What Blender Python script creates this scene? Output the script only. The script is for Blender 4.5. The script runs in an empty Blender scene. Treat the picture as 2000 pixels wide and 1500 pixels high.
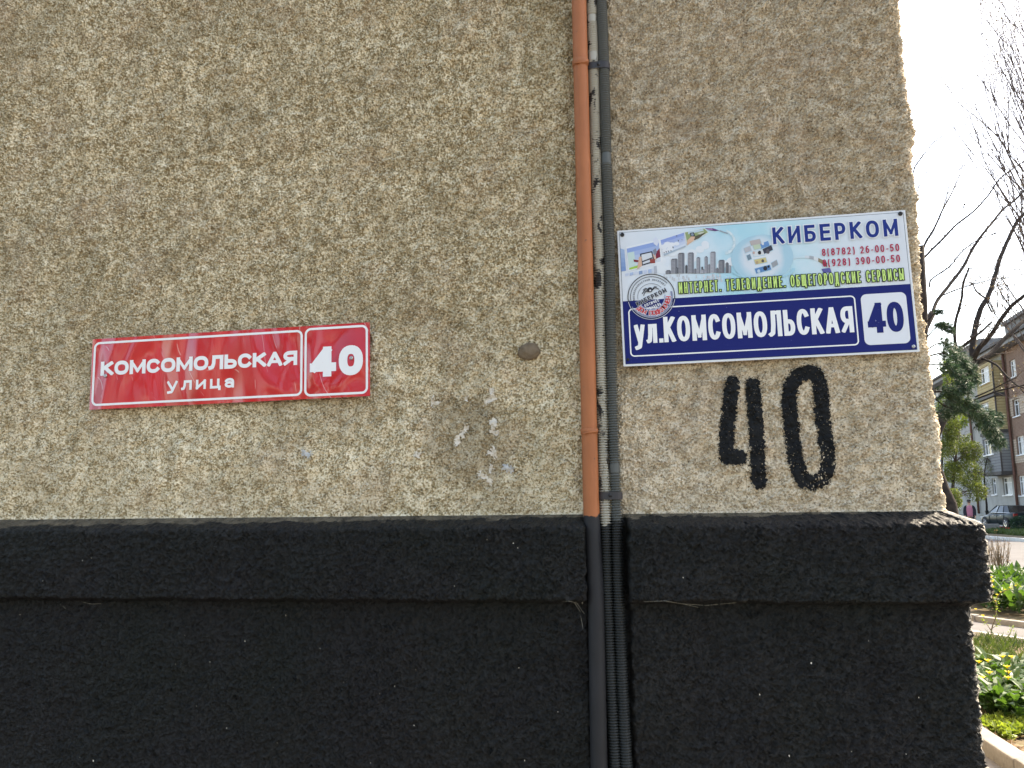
import bpy, bmesh, math, random
import numpy as np
from mathutils import Vector, Matrix
from mathutils.geometry import delaunay_2d_cdt

random.seed(7)
SC = bpy.context.scene
COL = SC.collection
R = math.radians

# ------------------------------------------------------------------ camera
YAW, PITCH, ROLL = 0.140625, 0.149559, -0.010461
FPX = 1618.0
CAM = Vector((0.0, -1.4, 1.6))
_f = Vector((-math.sin(YAW) * math.cos(PITCH), math.cos(YAW) * math.cos(PITCH), math.sin(PITCH)))
_r0 = Vector((math.cos(YAW), math.sin(YAW), 0))
_u0 = _r0.cross(_f)
_r = _r0 * math.cos(ROLL) + _u0 * math.sin(ROLL)
_u = -_r0 * math.sin(ROLL) + _u0 * math.cos(ROLL)
cd = bpy.data.cameras.new('camera')
cd.sensor_fit = 'HORIZONTAL'; cd.sensor_width = 36.0; cd.lens = 36.0 * FPX / 2000.0
cd.clip_start = 0.02; cd.clip_end = 3000
cam = bpy.data.objects.new('camera', cd); COL.objects.link(cam)
cam.matrix_world = Matrix(((_r.x, _u.x, -_f.x, CAM.x), (_r.y, _u.y, -_f.y, CAM.y), (_r.z, _u.z, -_f.z, CAM.z), (0, 0, 0, 1)))
SC.camera = cam

# ------------------------------------------------------------------ light
SUN_AZ, SUN_EL = 32.0, 43.0           # azimuth from +x towards +y
S = Vector((math.cos(R(SUN_EL)) * math.cos(R(SUN_AZ)), math.cos(R(SUN_EL)) * math.sin(R(SUN_AZ)), math.sin(R(SUN_EL))))
W = bpy.data.worlds.new('World'); SC.world = W; W.use_nodes = True
nt = W.node_tree
sky = nt.nodes.new('ShaderNodeTexSky'); sky.sky_type = 'NISHITA'; sky.sun_disc = False
sky.sun_elevation = R(SUN_EL); sky.sun_rotation = R(90 - SUN_AZ)
sky.air_density = 1.0; sky.dust_density = 2.2; sky.ozone_density = 1.0
nt.links.new(sky.outputs[0], nt.nodes['Background'].inputs[0])
nt.nodes['Background'].inputs[1].default_value = 0.13
sl = bpy.data.lights.new('sun', 'SUN'); sl.energy = 2.9; sl.angle = R(0.53); sl.color = (1.0, 0.93, 0.82)
so = bpy.data.objects.new('sun', sl); COL.objects.link(so)
so.rotation_euler = S.to_track_quat('Z', 'Y').to_euler(); so.location = (20, 15, 30)
SC.view_settings.view_transform = 'Standard'; SC.view_settings.look = 'None'
SC.view_settings.exposure = 2.42; SC.view_settings.use_white_balance = True; SC.view_settings.white_balance_temperature = 7500; SC.view_settings.gamma = 1.0; SC.view_settings.use_curve_mapping = False
SC.cycles.max_bounces = 6; SC.cycles.diffuse_bounces = 3; SC.cycles.transparent_max_bounces = 8


# ------------------------------------------------------------------ helpers
def ray(px, py):
    return _r * ((px - 1000) / FPX) + _u * ((750 - py) / FPX) + _f
def at(px, py, Y):                      # the point at depth y = Y seen at a photograph pixel
    d = ray(px, py); return CAM + d * ((Y - CAM.y) / d.y)
def gnd(px, py, z=0.0):
    d = ray(px, py); return CAM + d * ((z - CAM.z) / d.z)

def setp(o, label=None, cat=None, group=None, kind=None):
    if label: o['label'] = label
    if cat: o['category'] = cat
    if group: o['group'] = group
    if kind: o['kind'] = kind
    return o
def empty(name, loc, label=None, cat=None, group=None):
    o = bpy.data.objects.new(name, None); COL.objects.link(o); o.location = loc
    o.empty_display_size = 0.1
    return setp(o, label, cat, group)

class MB:
    """collects faces, links them as one mesh object"""
    def __init__(s): s.v = []; s.f = []; s.m = []; s.c = []
    def poly(s, pts, m=0, c=None):
        b = len(s.v); s.v += [tuple(p) for p in pts]; s.f.append(tuple(range(b, b + len(pts)))); s.m.append(m); s.c.append(c or (1, 1, 1))
        return s
    def hexa(s, p, m=0):
        b = len(s.v); s.v += [tuple(q) for q in p]
        for q in ((0, 3, 2, 1), (4, 5, 6, 7), (0, 1, 5, 4), (1, 2, 6, 5), (2, 3, 7, 6), (3, 0, 4, 7)):
            s.f.append(tuple(b + i for i in q)); s.m.append(m); s.c.append((1, 1, 1))
        return s
    def box(s, x0, x1, y0, y1, z0, z1, m=0, M=None):
        p = [Vector((x, y, z)) for z in (z0, z1) for x, y in ((x0, y0), (x1, y0), (x1, y1), (x0, y1))]
        if M is not None: p = [M @ q for q in p]
        return s.hexa(p, m)
    def tube(s, pts, rad, n=8, m=0, cap=True):
        pts = [Vector(p) for p in pts]; k = len(pts)
        if not hasattr(rad, '__len__'): rad = [rad] * k
        b = len(s.v); a = None
        for i, p in enumerate(pts):
            t = (pts[min(i + 1, k - 1)] - pts[max(i - 1, 0)])
            t = t.normalized() if t.length > 1e-9 else Vector((0, 0, 1))
            if a is None:
                a = t.cross(Vector((0.31, -0.9, 0.2))).normalized()
            else:
                a = (a - t * a.dot(t)).normalized()
            c = t.cross(a)
            for j in range(n):
                w = 2 * math.pi * j / n
                s.v.append(tuple(p + (a * math.cos(w) + c * math.sin(w)) * rad[i]))
        for i in range(k - 1):
            for j in range(n):
                s.f.append((b + i * n + j, b + i * n + (j + 1) % n, b + (i + 1) * n + (j + 1) % n, b + (i + 1) * n + j)); s.m.append(m); s.c.append((1, 1, 1))
        if cap:
            s.f.append(tuple(b + j for j in reversed(range(n)))); s.m.append(m); s.c.append((1, 1, 1))
            s.f.append(tuple(b + (k - 1) * n + j for j in range(n))); s.m.append(m); s.c.append((1, 1, 1))
        return s
    def lathe(s, prof, n, M, m=0):       # prof: (radius, height) pairs about local z
        b = len(s.v); k = len(prof)
        for r_, h in prof:
            for j in range(n):
                w = 2 * math.pi * j / n; s.v.append(tuple(M @ Vector((r_ * math.cos(w), r_ * math.sin(w), h))))
        for i in range(k - 1):
            for j in range(n):
                s.f.append((b + i * n + j, b + i * n + (j + 1) % n, b + (i + 1) * n + (j + 1) % n, b + (i + 1) * n + j)); s.m.append(m); s.c.append((1, 1, 1))
        s.f.append(tuple(b + (k - 1) * n + j for j in range(n))); s.m.append(m); s.c.append((1, 1, 1))
        s.f.append(tuple(b + j for j in reversed(range(n)))); s.m.append(m); s.c.append((1, 1, 1))
        return s
    def build(s, name, mats, parent=None, smooth=False, color=False, bevel=0.0):
        me = bpy.data.meshes.new(name); me.from_pydata(s.v, [], s.f)
        mats = mats if isinstance(mats, (list, tuple)) else [mats]
        for q in mats: me.materials.append(q)
        if len(mats) > 1: me.polygons.foreach_set('material_index', s.m)
        if smooth: me.polygons.foreach_set('use_smooth', [True] * len(s.f))
        if color:
            ca = me.color_attributes.new('Col', 'FLOAT_COLOR', 'CORNER'); k = 0
            arr = []
            for f, c in zip(s.f, s.c): arr += [c[0], c[1], c[2], 1.0] * len(f)
            ca.data.foreach_set('color', arr)
        me.update()
        o = bpy.data.objects.new(name, me); COL.objects.link(o)
        if parent is not None: o.parent = parent
        if bevel:
            md = o.modifiers.new('bevel', 'BEVEL'); md.width = bevel; md.segments = 2; md.limit_method = 'ANGLE'
        return o
def local(parent, pts):
    return [Vector(p) - parent.location for p in pts]

# ---- materials
def srgb(r, g, b):
    f = lambda c: ((c / 255.0 + 0.055) / 1.055) ** 2.4 if c > 10 else c / 255.0 / 12.92
    return (f(r), f(g), f(b), 1)
class MT:
    def __init__(s, name, rough=0.8, spec=0.5, col=(0.5, 0.5, 0.5, 1), metal=0.0):
        s.m = bpy.data.materials.new(name); s.m.use_nodes = True; s.t = s.m.node_tree
        s.b = s.t.nodes['Principled BSDF']; s.out = s.t.nodes['Material Output']
        s.b.inputs['Roughness'].default_value = rough; s.b.inputs['Specular IOR Level'].default_value = spec
        s.b.inputs['Base Color'].default_value = col; s.b.inputs['Metallic'].default_value = metal
        s._co = None
    def n(s, t, **k):
        q = s.t.nodes.new(t)
        for a, v in k.items(): setattr(q, a, v)
        return q
    def co(s, scale=(1, 1, 1), rot=(0, 0, 0), kind='Object'):
        c = s.n('ShaderNodeTexCoord'); mp = s.n('ShaderNodeMapping')
        mp.inputs['Scale'].default_value = scale; mp.inputs['Rotation'].default_value = rot
        s.t.links.new(c.outputs[kind], mp.inputs['Vector']); return mp.outputs[0]
    def noise(s, scale, detail=3, rough=0.55, vec=None, dist=0.0, off=0.0):
        q = s.n('ShaderNodeTexNoise'); q.inputs['Scale'].default_value = scale; q.inputs['Detail'].default_value = detail
        q.inputs['Roughness'].default_value = rough; q.inputs['Distortion'].default_value = dist
        if vec is None: vec = s.co()
        if off:
            ad = s.n('ShaderNodeVectorMath'); ad.inputs[1].default_value = (off, off * 1.7, off * 0.6); s.t.links.new(vec, ad.inputs[0]); vec = ad.outputs[0]
        s.t.links.new(vec, q.inputs['Vector']); return q.outputs[0]
    def ramp(s, fac, stops, interp='LINEAR'):
        q = s.n('ShaderNodeValToRGB'); e = q.color_ramp.elements; q.color_ramp.interpolation = interp
        while len(e) < len(stops): e.new(0.5)
        for i, (p, c) in enumerate(stops):
            e[i].position = p; e[i].color = c if hasattr(c, '__len__') else (c, c, c, 1)
        s.t.links.new(fac, q.inputs[0]); return q.outputs[0]
    def mix(s, fac, a, b, mode='MIX'):
        q = s.n('ShaderNodeMix', data_type='RGBA', blend_type=mode)
        for sock, v in ((q.inputs[0], fac), (q.inputs[6], a), (q.inputs[7], b)):
            if isinstance(v, bpy.types.NodeSocket): s.t.links.new(v, sock)
            else: sock.default_value = v
        return q.outputs[2]
    def math(s, op, a, b=0.0):
        q = s.n('ShaderNodeMath', operation=op)
        for sock, v in ((q.inputs[0], a), (q.inputs[1], b)):
            if isinstance(v, bpy.types.NodeSocket): s.t.links.new(v, sock)
            else: sock.default_value = v
        return q.outputs[0]
    def sep(s, vec=None):
        q = s.n('ShaderNodeSeparateXYZ'); s.t.links.new(vec or s.co(), q.inputs[0]); return q.outputs
    def col(s, c): s.t.links.new(c, s.b.inputs['Base Color']); return s
    def rough(s, c): s.t.links.new(c, s.b.inputs['Roughness']); return s
    def bump(s, h, strength=0.5, dist=0.01):
        q = s.n('ShaderNodeBump'); q.inputs['Strength'].default_value = strength; q.inputs['Distance'].default_value = dist
        s.t.links.new(h, q.inputs['Height']); s.t.links.new(q.outputs[0], s.b.inputs['Normal']); return s
    def translucent(s, c, fac):
        tr = s.n('ShaderNodeBsdfTranslucent'); mx = s.n('ShaderNodeMixShader'); mx.inputs[0].default_value = fac
        if isinstance(c, bpy.types.NodeSocket): s.t.links.new(c, tr.inputs[0])
        else: tr.inputs[0].default_value = c
        s.t.links.new(s.b.outputs[0], mx.inputs[1]); s.t.links.new(tr.outputs[0], mx.inputs[2]); s.t.links.new(mx.outputs[0], s.out.inputs[0]); return s

def simple(name, a, b, scale, rough=0.8, spec=0.4, bump=0.0, dist=0.004, detail=4, metal=0.0):
    """two-tone noisy procedural material"""
    m = MT(name, rough, spec, a, metal); f = m.noise(scale, detail)
    m.col(m.ramp(f, ((0.3, a), (0.7, b))))
    if bump: m.bump(m.noise(scale * 3, 4), bump, dist)
    return m.m
def leafmat(name, a, b, tr, fac=0.4, scale=3.0, rough=0.5):
    m = MT(name, rough, 0.35); oi = m.n('ShaderNodeNewGeometry')
    f = m.noise(scale, 2); mx = m.math('ADD', m.math('MULTIPLY', oi.outputs['Random Per Island'], 0.6), m.math('MULTIPLY', f, 0.4))
    c = m.ramp(mx, ((0.15, a), (0.85, b))); m.col(c)
    m.translucent(m.mix(1.0, c, tr, 'MULTIPLY'), fac); return m.m

M = {}
# painted roughcast: cream coat, worn down to a khaki undercoat, greyer dirt patches
def wall_material():
    m = MT('roughcast', 0.93, 0.15)
    co = m.co(); cos = m.co((1, 1, 1.0))
    fl = m.noise(265, 3, 0.6, co); fl2 = m.noise(115, 3, 0.6, co, 0.0, 3.1)
    fl3 = m.noise(30, 3, 0.55, co, 0.5, 14.0)
    sp = m.math('ADD', m.math('ADD', m.math('MULTIPLY', fl, 0.58), m.math('MULTIPLY', fl2, 0.28)), m.math('MULTIPLY', fl3, 0.14))
    xyz = m.sep(co)
    low = m.math('MULTIPLY', m.ramp(m.math('SUBTRACT', 2.05, xyz[2]), ((0.0, 0.0), (0.42, 1.0))), 0.022)
    sp = m.math('ADD', sp, low)
    base = m.ramp(sp, ((0.435, (0.275, 0.208, 0.112, 1)), (0.488, (0.46, 0.362, 0.215, 1)), (0.54, (0.82, 0.705, 0.505, 1))))
    big = m.noise(7, 4, 0.6, co, 0.6, 7.7)
    base = m.mix(m.ramp(big, ((0.48, 0.0), (0.72, 0.4))), base, (0.26, 0.205, 0.12, 1))
    macro = m.noise(1.7, 4, 0.55, co, 0.3, 31.0)  # broad darker patches, spread at random
    base = m.mix(m.ramp(macro, ((0.42, 0.0), (0.66, 0.26))), base, (0.25, 0.195, 0.105, 1))
    pk = m.noise(11, 3, 0.5, co, 0.3, 21.0)
    base = m.mix(m.ramp(pk, ((0.5, 0.0), (0.75, 0.3))), base, (0.47, 0.34, 0.24, 1))
    dx_ = m.math('DIVIDE', m.math('SUBTRACT', xyz[0], -0.283), 0.085); dz_ = m.math('DIVIDE', m.math('SUBTRACT', xyz[2], 1.715), 0.095)
    rr2 = m.math('ADD', m.math('ADD', m.math('MULTIPLY', dx_, dx_), m.math('MULTIPLY', dz_, dz_)), m.math('MULTIPLY', m.math('SUBTRACT', m.noise(16, 4, 0.6, co, 0, 2.0), 0.5), 2.4))
    base = m.mix(m.ramp(rr2, ((0.2, 0.5), (1.1, 0.0))), base, (0.23, 0.175, 0.108, 1))      # old brown repair patch
    base = m.mix(m.math('MULTIPLY', m.math('GREATER_THAN', xyz[0], -0.03), 0.38), base, (0.50, 0.40, 0.315, 1))
    pit = m.noise(250, 2, 0.5, co, 0.0, 11.0)
    base = m.mix(m.ramp(pit, ((0.625, 0.0), (0.67, 0.7))), base, (0.06, 0.046, 0.03, 1))
    m.col(base); m.bump(m.noise(480, 3, 0.6, co), 0.7, 0.0018)
    return m.m
M['wall'] = wall_material()
def plinth_material():
    m = MT('plinth_paint', 0.45, 0.30); co = m.co(); z = m.sep(co)[2]
    n = m.noise(60, 4, 0.6, co); g = m.noise(6, 3, 0.5, co, 0, 4.0)
    black = m.ramp(g, ((0.35, (0.0084, 0.0074, 0.0074, 1)), (0.7, (0.0070, 0.0082, 0.0062, 1))))
    black = m.mix(m.ramp(n, ((0.60, 0.0), (0.8, 0.5))), black, (0.024, 0.024, 0.024, 1))
    black = m.mix(m.ramp(m.noise(3.2, 5, 0.62, co, 0.4, 17.0), ((0.5, 0.0), (0.72, 0.45))), black, (0.020, 0.0185, 0.016, 1))     # dusty patches
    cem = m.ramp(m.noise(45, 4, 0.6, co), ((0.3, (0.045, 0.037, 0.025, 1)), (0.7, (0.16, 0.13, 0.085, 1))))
    edge = m.math('ADD', z, m.math('MULTIPLY', m.math('SUBTRACT', m.noise(22, 5, 0.65, co, 0, 9.0), 0.5), 0.024))
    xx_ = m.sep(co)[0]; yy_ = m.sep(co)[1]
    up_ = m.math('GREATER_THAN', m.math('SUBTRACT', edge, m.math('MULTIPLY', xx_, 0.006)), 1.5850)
    sun_rim = m.math('MULTIPLY', m.math('GREATER_THAN', xx_, 0.45), m.math('GREATER_THAN', m.math('ADD', yy_, m.math('MULTIPLY', m.math('SUBTRACT', m.noise(70, 3, 0.6, co, 0, 6.0), 0.5), 0.03)), m.math('SUBTRACT', 0.006, m.math('MULTIPLY', m.math('SUBTRACT', xx_, 0.49), 0.9))))   # pale corner colour stands in for the bright sunlit rim
    m.col(m.mix(m.math('MAXIMUM', up_, sun_rim), black, m.mix(sun_rim, cem, (0.30, 0.265, 0.215, 1))))
    # stray pale specks of plaster
    m.bump(m.noise(150, 4, 0.65, co), 1.0, 0.008); return m.m
M['plinth'] = plinth_material()
def flat(name, c, rough=0.5, spec=0.5, metal=0.0):
    m = MT(name, rough, spec, c, metal); f = m.noise(40, 3)
    m.col(m.mix(m.ramp(f, ((0.35, 0.0), (0.75, 0.22))), c, tuple(x * 0.72 for x in c[:3]) + (1,))); return m.m
def pipe_material(name, hi, lo, zline, chip=False, rough=0.5):
    m = MT(name, rough, 0.4); co = m.co(); z = m.sep(co)[2]
    c = m.ramp(m.noise(14, 4, 0.6, co), ((0.3, hi), (0.75, tuple(x * 0.86 for x in hi[:3]) + (1,))))
    if chip:
        c = m.mix(m.ramp(m.noise(55, 3, 0.6, m.co((1, 1, 0.55)), 0.4, 2.0), ((0.57, 0.0), (0.60, 1.0))), c, (0.022, 0.02, 0.02, 1))
    else:
        c = m.mix(m.ramp(m.noise(130, 2, 0.5, co), ((0.73, 0.0), (0.76, 0.8))), c, (0.12, 0.07, 0.045, 1))
    c = m.mix(m.ramp(m.noise(38, 4, 0.65, m.co((1, 1, 0.16)), 0.3, 8.0), ((0.5, 0.0), (0.72, 0.5))), c, tuple(x * 0.5 for x in hi[:3]) + (1,))
    e = m.math('ADD', z, m.math('MULTIPLY', m.math('SUBTRACT', m.noise(60, 4, 0.6, co, 0, 5.0), 0.5), 0.030))
    blk = m.ramp(m.noise(20, 4, 0.6, co), ((0.35, lo), (0.75, tuple(x * 1.6 for x in lo[:3]) + (1,))))
    m.col(m.mix(m.math('LESS_THAN', e, zline), c, blk)); m.bump(m.noise(90, 3), 0.25, 0.002); return m.m
M['pipe'] = pipe_material('orange_paint', srgb(166, 100, 60), (0.0075, 0.0075, 0.009, 1), 1.588, False, 0.65)
M['conduit_pale'] = pipe_material('pale_corrugated_plastic', (0.40, 0.375, 0.31, 1), (0.012, 0.013, 0.012, 1), 1.573, True, 0.55)
M['conduit_dark'] = pipe_material('dark_corrugated_plastic', (0.085, 0.09, 0.083, 1), (0.012, 0.013, 0.012, 1), 1.58, False, 0.55)
M['clamp'] = simple('clamp_tape', (0.045, 0.032, 0.03, 1), (0.03, 0.03, 0.032, 1), 25, 0.6)
M['black_metal'] = flat('dark_screw', (0.03, 0.03, 0.032, 1), 0.45, 0.5, 0.6)
M['zinc'] = flat('zinc_screw', (0.45, 0.45, 0.44, 1), 0.35, 0.5, 0.9)
M['spray'] = simple('spray_paint', (0.011, 0.0115, 0.012, 1), (0.020, 0.0205, 0.021, 1), 140, 0.95, 0.08, 0.4, 0.002)
M['clay'] = simple('dried_clay', (0.13, 0.095, 0.062, 1), (0.20, 0.15, 0.10, 1), 60, 0.95, 0.1, 0.4, 0.003)
M['whitewash'] = simple('whitewash', (0.52, 0.46, 0.37, 1), (0.66, 0.59, 0.49, 1), 90, 0.9, 0.1)
M['putty'] = simple('grey_putty', (0.34, 0.33, 0.31, 1), (0.54, 0.52, 0.48, 1), 120, 0.85, 0.2)
def red_plate():
    m = MT('red_enamel', 0.28, 0.55); co = m.co()
    c = m.ramp(m.noise(9, 3, 0.5, m.co((1.4, 1, 0.5))), ((0.3, (0.50, 0.013, 0.018, 1)), (0.75, (0.60, 0.025, 0.028, 1))))
    sc = m.n('ShaderNodeTexWave'); sc.inputs['Scale'].default_value = 9; sc.inputs['Distortion'].default_value = 14; sc.inputs['Detail'].default_value = 1
    m.t.links.new(m.co((1, 1, 0.6), (0, 0.6, 0)), sc.inputs[0])
    brk = m.noise(26, 2, 0.5, co, 0, 3.0)
    scr = m.math('MULTIPLY', m.ramp(sc.outputs[1], ((0.993, 0.0), (0.999, 1.0))), m.ramp(brk, ((0.56, 0.0), (0.62, 0.5))))
    m.col(m.mix(scr, c, (0.75, 0.45, 0.42, 1)))
    w = m.noise(5.5, 2, 0.42, m.co((1.6, 1, 0.8)), 0.8, 2.0)
    m.bump(w, 0.8, 0.075)
    m.rough(m.ramp(m.noise(16, 3, 0.5, co, 0, 1.0), ((0.3, 0.10), (0.7, 0.22)))); return m.m
M['red'] = red_plate()
def print_material(name, rough=0.3):
    m = MT(name, rough + .1, 0.16); a = m.n('ShaderNodeVertexColor'); a.layer_name = 'Col'
    d = m.noise(420, 1, 0.5)
    m.col(m.mix(m.ramp(d, ((0.76, 0.0), (0.80, 0.35))), a.outputs[0], (0.6, 0.6, 0.6, 1))); return m.m
M['print'] = print_material('printed_film')
M['print_red'] = print_material('white_film', 0.35)
M['plate_white'] = flat('white_plastic', (0.66, 0.67, 0.68, 1), 0.35)
def backdrop_material():            # printed sky picture: pale left, cyan middle, pale right
    m = MT('printed_sky', 0.3, 0.5); x = m.sep()[0]; z = m.sep()[2]
    h = m.ramp(m.math('DIVIDE', x, 0.475), ((0.0, (0.62, 0.64, 0.67, 1)), (0.22, (0.60, 0.66, 0.70, 1)), (0.40, (0.33, 0.58, 0.66, 1)), (0.60, (0.42, 0.62, 0.67, 1)), (0.78, (0.58, 0.63, 0.66, 1)), (1.0, (0.61, 0.62, 0.64, 1))))
    c = m.mix(m.ramp(m.noise(14, 4, 0.55), ((0.5, 0.0), (0.72, 0.55))), h, (0.68, 0.70, 0.73, 1))
    m.col(c); return m.m
M['backdrop'] = backdrop_material()
def globe_material():
    m = MT('printed_globe', 0.3, 0.5); v = m.co(); ln = m.n('ShaderNodeVectorMath', operation='LENGTH'); m.t.links.new(v, ln.inputs[0])
    n = m.noise(40, 3)
    c = m.ramp(m.math('ADD', m.math('DIVIDE', ln.outputs['Value'], 0.046), m.math('MULTIPLY', n, 0.3)), ((0.25, (0.66, 0.68, 0.70, 1)), (0.8, (0.57, 0.62, 0.66, 1)), (1.15, (0.34, 0.52, 0.60, 1))))
    m.col(c); return m.m
M['globe'] = globe_material()

# ================================================================== the house corner (heightfield plaster)
STEP = 0.00135
XC, RC = 0.487, 0.016                    # corner position and rounding
X0 = -1.30; ARC = RC * math.pi / 2; SIDE = 0.06
ZB, ZT = 1.12, 2.69
S0 = XC - RC
sv = np.arange(X0, S0 + ARC + SIDE, STEP); zv = np.arange(ZB, ZT, STEP)
NS, NZ = len(sv), len(zv)
rng = np.random.default_rng(11)
def field(lam, bw=0.45, seed=0, ax=1.0, az=1.0, shape=None):
    """band-limited noise with wavelength lam (m), unit variance"""
    nz, ns = shape or (NZ, NS)
    g = np.random.default_rng(seed).standard_normal((nz, ns)).astype(np.float32)
    fz = np.fft.fftfreq(nz, STEP)[:, None] * az; fx = np.fft.rfftfreq(ns, STEP)[None, :] * ax
    k = np.sqrt(fz * fz + fx * fx) * lam + 1e-9
    h = np.fft.irfft2(np.fft.rfft2(g) * np.exp(-(np.log(k) / bw) ** 2), s=(nz, ns))
    return (h / h.std()).astype(np.float32)
SG, ZG = np.meshgrid(sv, zv)
def sst(a, b, x):
    t = np.clip((x - a) / (b - a), 0, 1); return t * t * (3 - 2 * t)
n9 = field(0.0080, 0.42, 1); n5 = field(0.0041, 0.35, 2); n25 = field(0.030, 0.5, 3); n120 = field(0.16, 0.6, 4, 1.0, 1.2); nedge = field(0.026, 0.6, 5)
rough_amt = 0.78 + 0.30 * sst(1.66, 1.95, ZG) + 0.38 * np.tanh(field(0.045, 0.6, 6))
grain = np.abs(n9) ** 0.85 - 0.8; fine = np.abs(n5) - 0.8
pit = np.minimum(np.maximum(field(0.0068, 0.35, 14) + 0.35 * field(0.03, 0.5, 16) - 1.45, 0), 0.9)
h_wall = np.clip(rough_amt, 0.25, 1.5) * (0.0022 * grain + 0.0013 * fine) - 0.0042 * pit + 0.0010 * n25 + 0.0013 * field(0.075, 0.45, 15, 0.6, 1.5) + 0.0018 * n120
h_pl = 0.0022 * (np.abs(n9) - 0.8) + 0.0011 * n5 + 0.0007 * field(0.018, 0.4, 8) + 0.0013 * n120
isw = sst(1.585, 1.597, ZG)
h = h_wall * isw + h_pl * (1 - isw)
h *= 1 - 0.15 * sst(1.600, 1.592, ZG) * sst(1.560, 1.572, ZG)      # trowelled ledge
line = 0.0005 * field(0.2, 0.6, 12, 1.0, 50.0)                        # wavy edges of the belt
Zw = ZG + line + 0.0005 * n25
belt = 0.040
P = belt * sst(1.594, 1.567, Zw) - (belt - 0.017) * sst(1.4555, 1.4465, Zw)
P = np.where(Zw < 1.567, np.where(Zw > 1.4555, belt, P), P)
cxl, cxr = at(1151, 1100, -0.02).x, at(1221, 1100, -0.02).x      # chase for the pipe and conduits
chan = sst(cxl - 0.007, cxl - 0.001, SG + 0.0008 * n25) * (1 - sst(cxr + 0.002, cxr + 0.009, SG + 0.0012 * n25))
P = P * (1 - 0.93 * chan)
dxz = 0.006 * sst(1.9, 1.6, ZG) + 0.0035 * np.sin(ZG * 9.0) * sst(1.6, 1.75, ZG)
near = sst(S0 - 0.05, S0 + 0.01, SG)
sd = sst(S0 + 0.01, S0 + 0.035, SG)
h = h * (1 - 0.75 * sd) + near * (0.0009 * nedge - 0.0008) - 0.05 * np.maximum(SG - S0 - ARC, 0)
ang = np.clip((SG - S0) / RC, 0, math.pi / 2)
past = np.maximum(SG - S0 - ARC, 0)
nx, ny = np.sin(ang), -np.cos(ang)
bx = np.where(SG <= S0, SG, S0 + RC * np.sin(ang)); by = np.where(SG <= S0, 0.0, RC - RC * np.cos(ang)) + past
WX = bx + nx * h + (P * (1 - 0.0 * chan) + dxz) * np.clip((SG - 0.12) / (S0 - 0.12), 0, 1); WY = by - P + ny * h; WZ = ZG.copy()
def front_y(x, z):                       # plaster surface in front of the wall plane
    i = np.clip((np.asarray(x) - X0) / STEP, 0, NS - 2); j = np.clip((np.asarray(z) - ZB) / STEP, 0, NZ - 2)
    i0 = i.astype(int); j0 = j.astype(int); a = i - i0; b = j - j0
    return (WY[j0, i0] * (1 - a) + WY[j0, i0 + 1] * a) * (1 - b) + (WY[j0 + 1, i0] * (1 - a) + WY[j0 + 1, i0 + 1] * a) * b
def grid_mesh(name, X, Y, Z, mat, parent, mask=None):
    nz, ns = X.shape
    co = np.stack([X, Y, Z], -1).reshape(-1, 3).astype(np.float32)
    idx = np.arange(nz * ns).reshape(nz, ns)
    q = np.stack([idx[:-1, :-1], idx[:-1, 1:], idx[1:, 1:], idx[1:, :-1]], -1).reshape(-1, 4)
    if mask is not None:
        q = q[mask.reshape(-1)]; used = np.unique(q); remap = np.full(nz * ns, -1); remap[used] = np.arange(len(used)); co = co[used]; q = remap[q]
    me = bpy.data.meshes.new(name)
    me.vertices.add(len(co)); me.vertices.foreach_set('co', co.ravel())
    me.loops.add(q.size); me.loops.foreach_set('vertex_index', q.ravel().astype(np.int32))
    me.polygons.add(len(q)); me.polygons.foreach_set('loop_start', np.arange(0, q.size, 4, dtype=np.int32))
    me.polygons.foreach_set('use_smooth', np.ones(len(q), bool))
    me.materials.append(mat); me.update(calc_edges=True)
    o = bpy.data.objects.new(name, me); COL.objects.link(o)
    if parent is not None: o.parent = parent
    return o
house = empty('house', (0, 0, 0), 'house corner of beige roughcast plaster above a black painted plinth', 'building')
jl = int((1.449 - ZB) / STEP) // 2 * 2; jb = jl + int((1.594 - 1.449) / STEP) // 2 * 2
grid_mesh('wall', WX[jb:], WY[jb:], WZ[jb:], M['wall'], house)['label'] = 'beige roughcast plaster wall'
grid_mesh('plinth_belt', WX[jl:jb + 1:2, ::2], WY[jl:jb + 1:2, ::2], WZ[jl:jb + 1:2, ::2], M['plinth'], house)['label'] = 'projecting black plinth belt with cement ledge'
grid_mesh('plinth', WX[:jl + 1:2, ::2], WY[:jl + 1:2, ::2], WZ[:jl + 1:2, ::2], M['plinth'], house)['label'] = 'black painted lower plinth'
# the rest of the house, out of frame
L, DP, HT = -12.0, 13.0, 9.5
xs = XC + 0.004
yb = RC + SIDE
b = MB()
def sheet(b, pts): b.poly(pts)
sheet(b, [(L, 0, 1.58), (X0 + 0.004, 0, 1.58), (X0 + 0.004, 0, ZT - 0.004), (L, 0, ZT - 0.004)])
sheet(b, [(L, 0, ZT - 0.004), (xs, 0, ZT - 0.004), (xs, 0, HT), (L, 0, HT)])
sheet(b, [(xs, yb - 0.004, 1.58), (xs, DP, 1.58), (xs, DP, ZT - 0.004), (xs, yb - 0.004, ZT - 0.004)])
sheet(b, [(xs, 0, ZT - 0.004), (xs, DP, ZT - 0.004), (xs, DP, HT), (xs, 0, HT)])
sheet(b, [(xs, DP, 0), (L, DP, 0), (L, DP, HT), (xs, DP, HT)])
sheet(b, [(L, DP, 0), (L, 0, 0), (L, 0, HT), (L, DP, HT)])
b.build('outer_wall', M['wall'], house)
b = MB()
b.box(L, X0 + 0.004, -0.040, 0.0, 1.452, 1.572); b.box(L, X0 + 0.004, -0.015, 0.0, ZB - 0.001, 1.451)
b.box(L, xs + 0.008, -0.015, 0.0, 0.0, ZB + 0.002)
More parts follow.
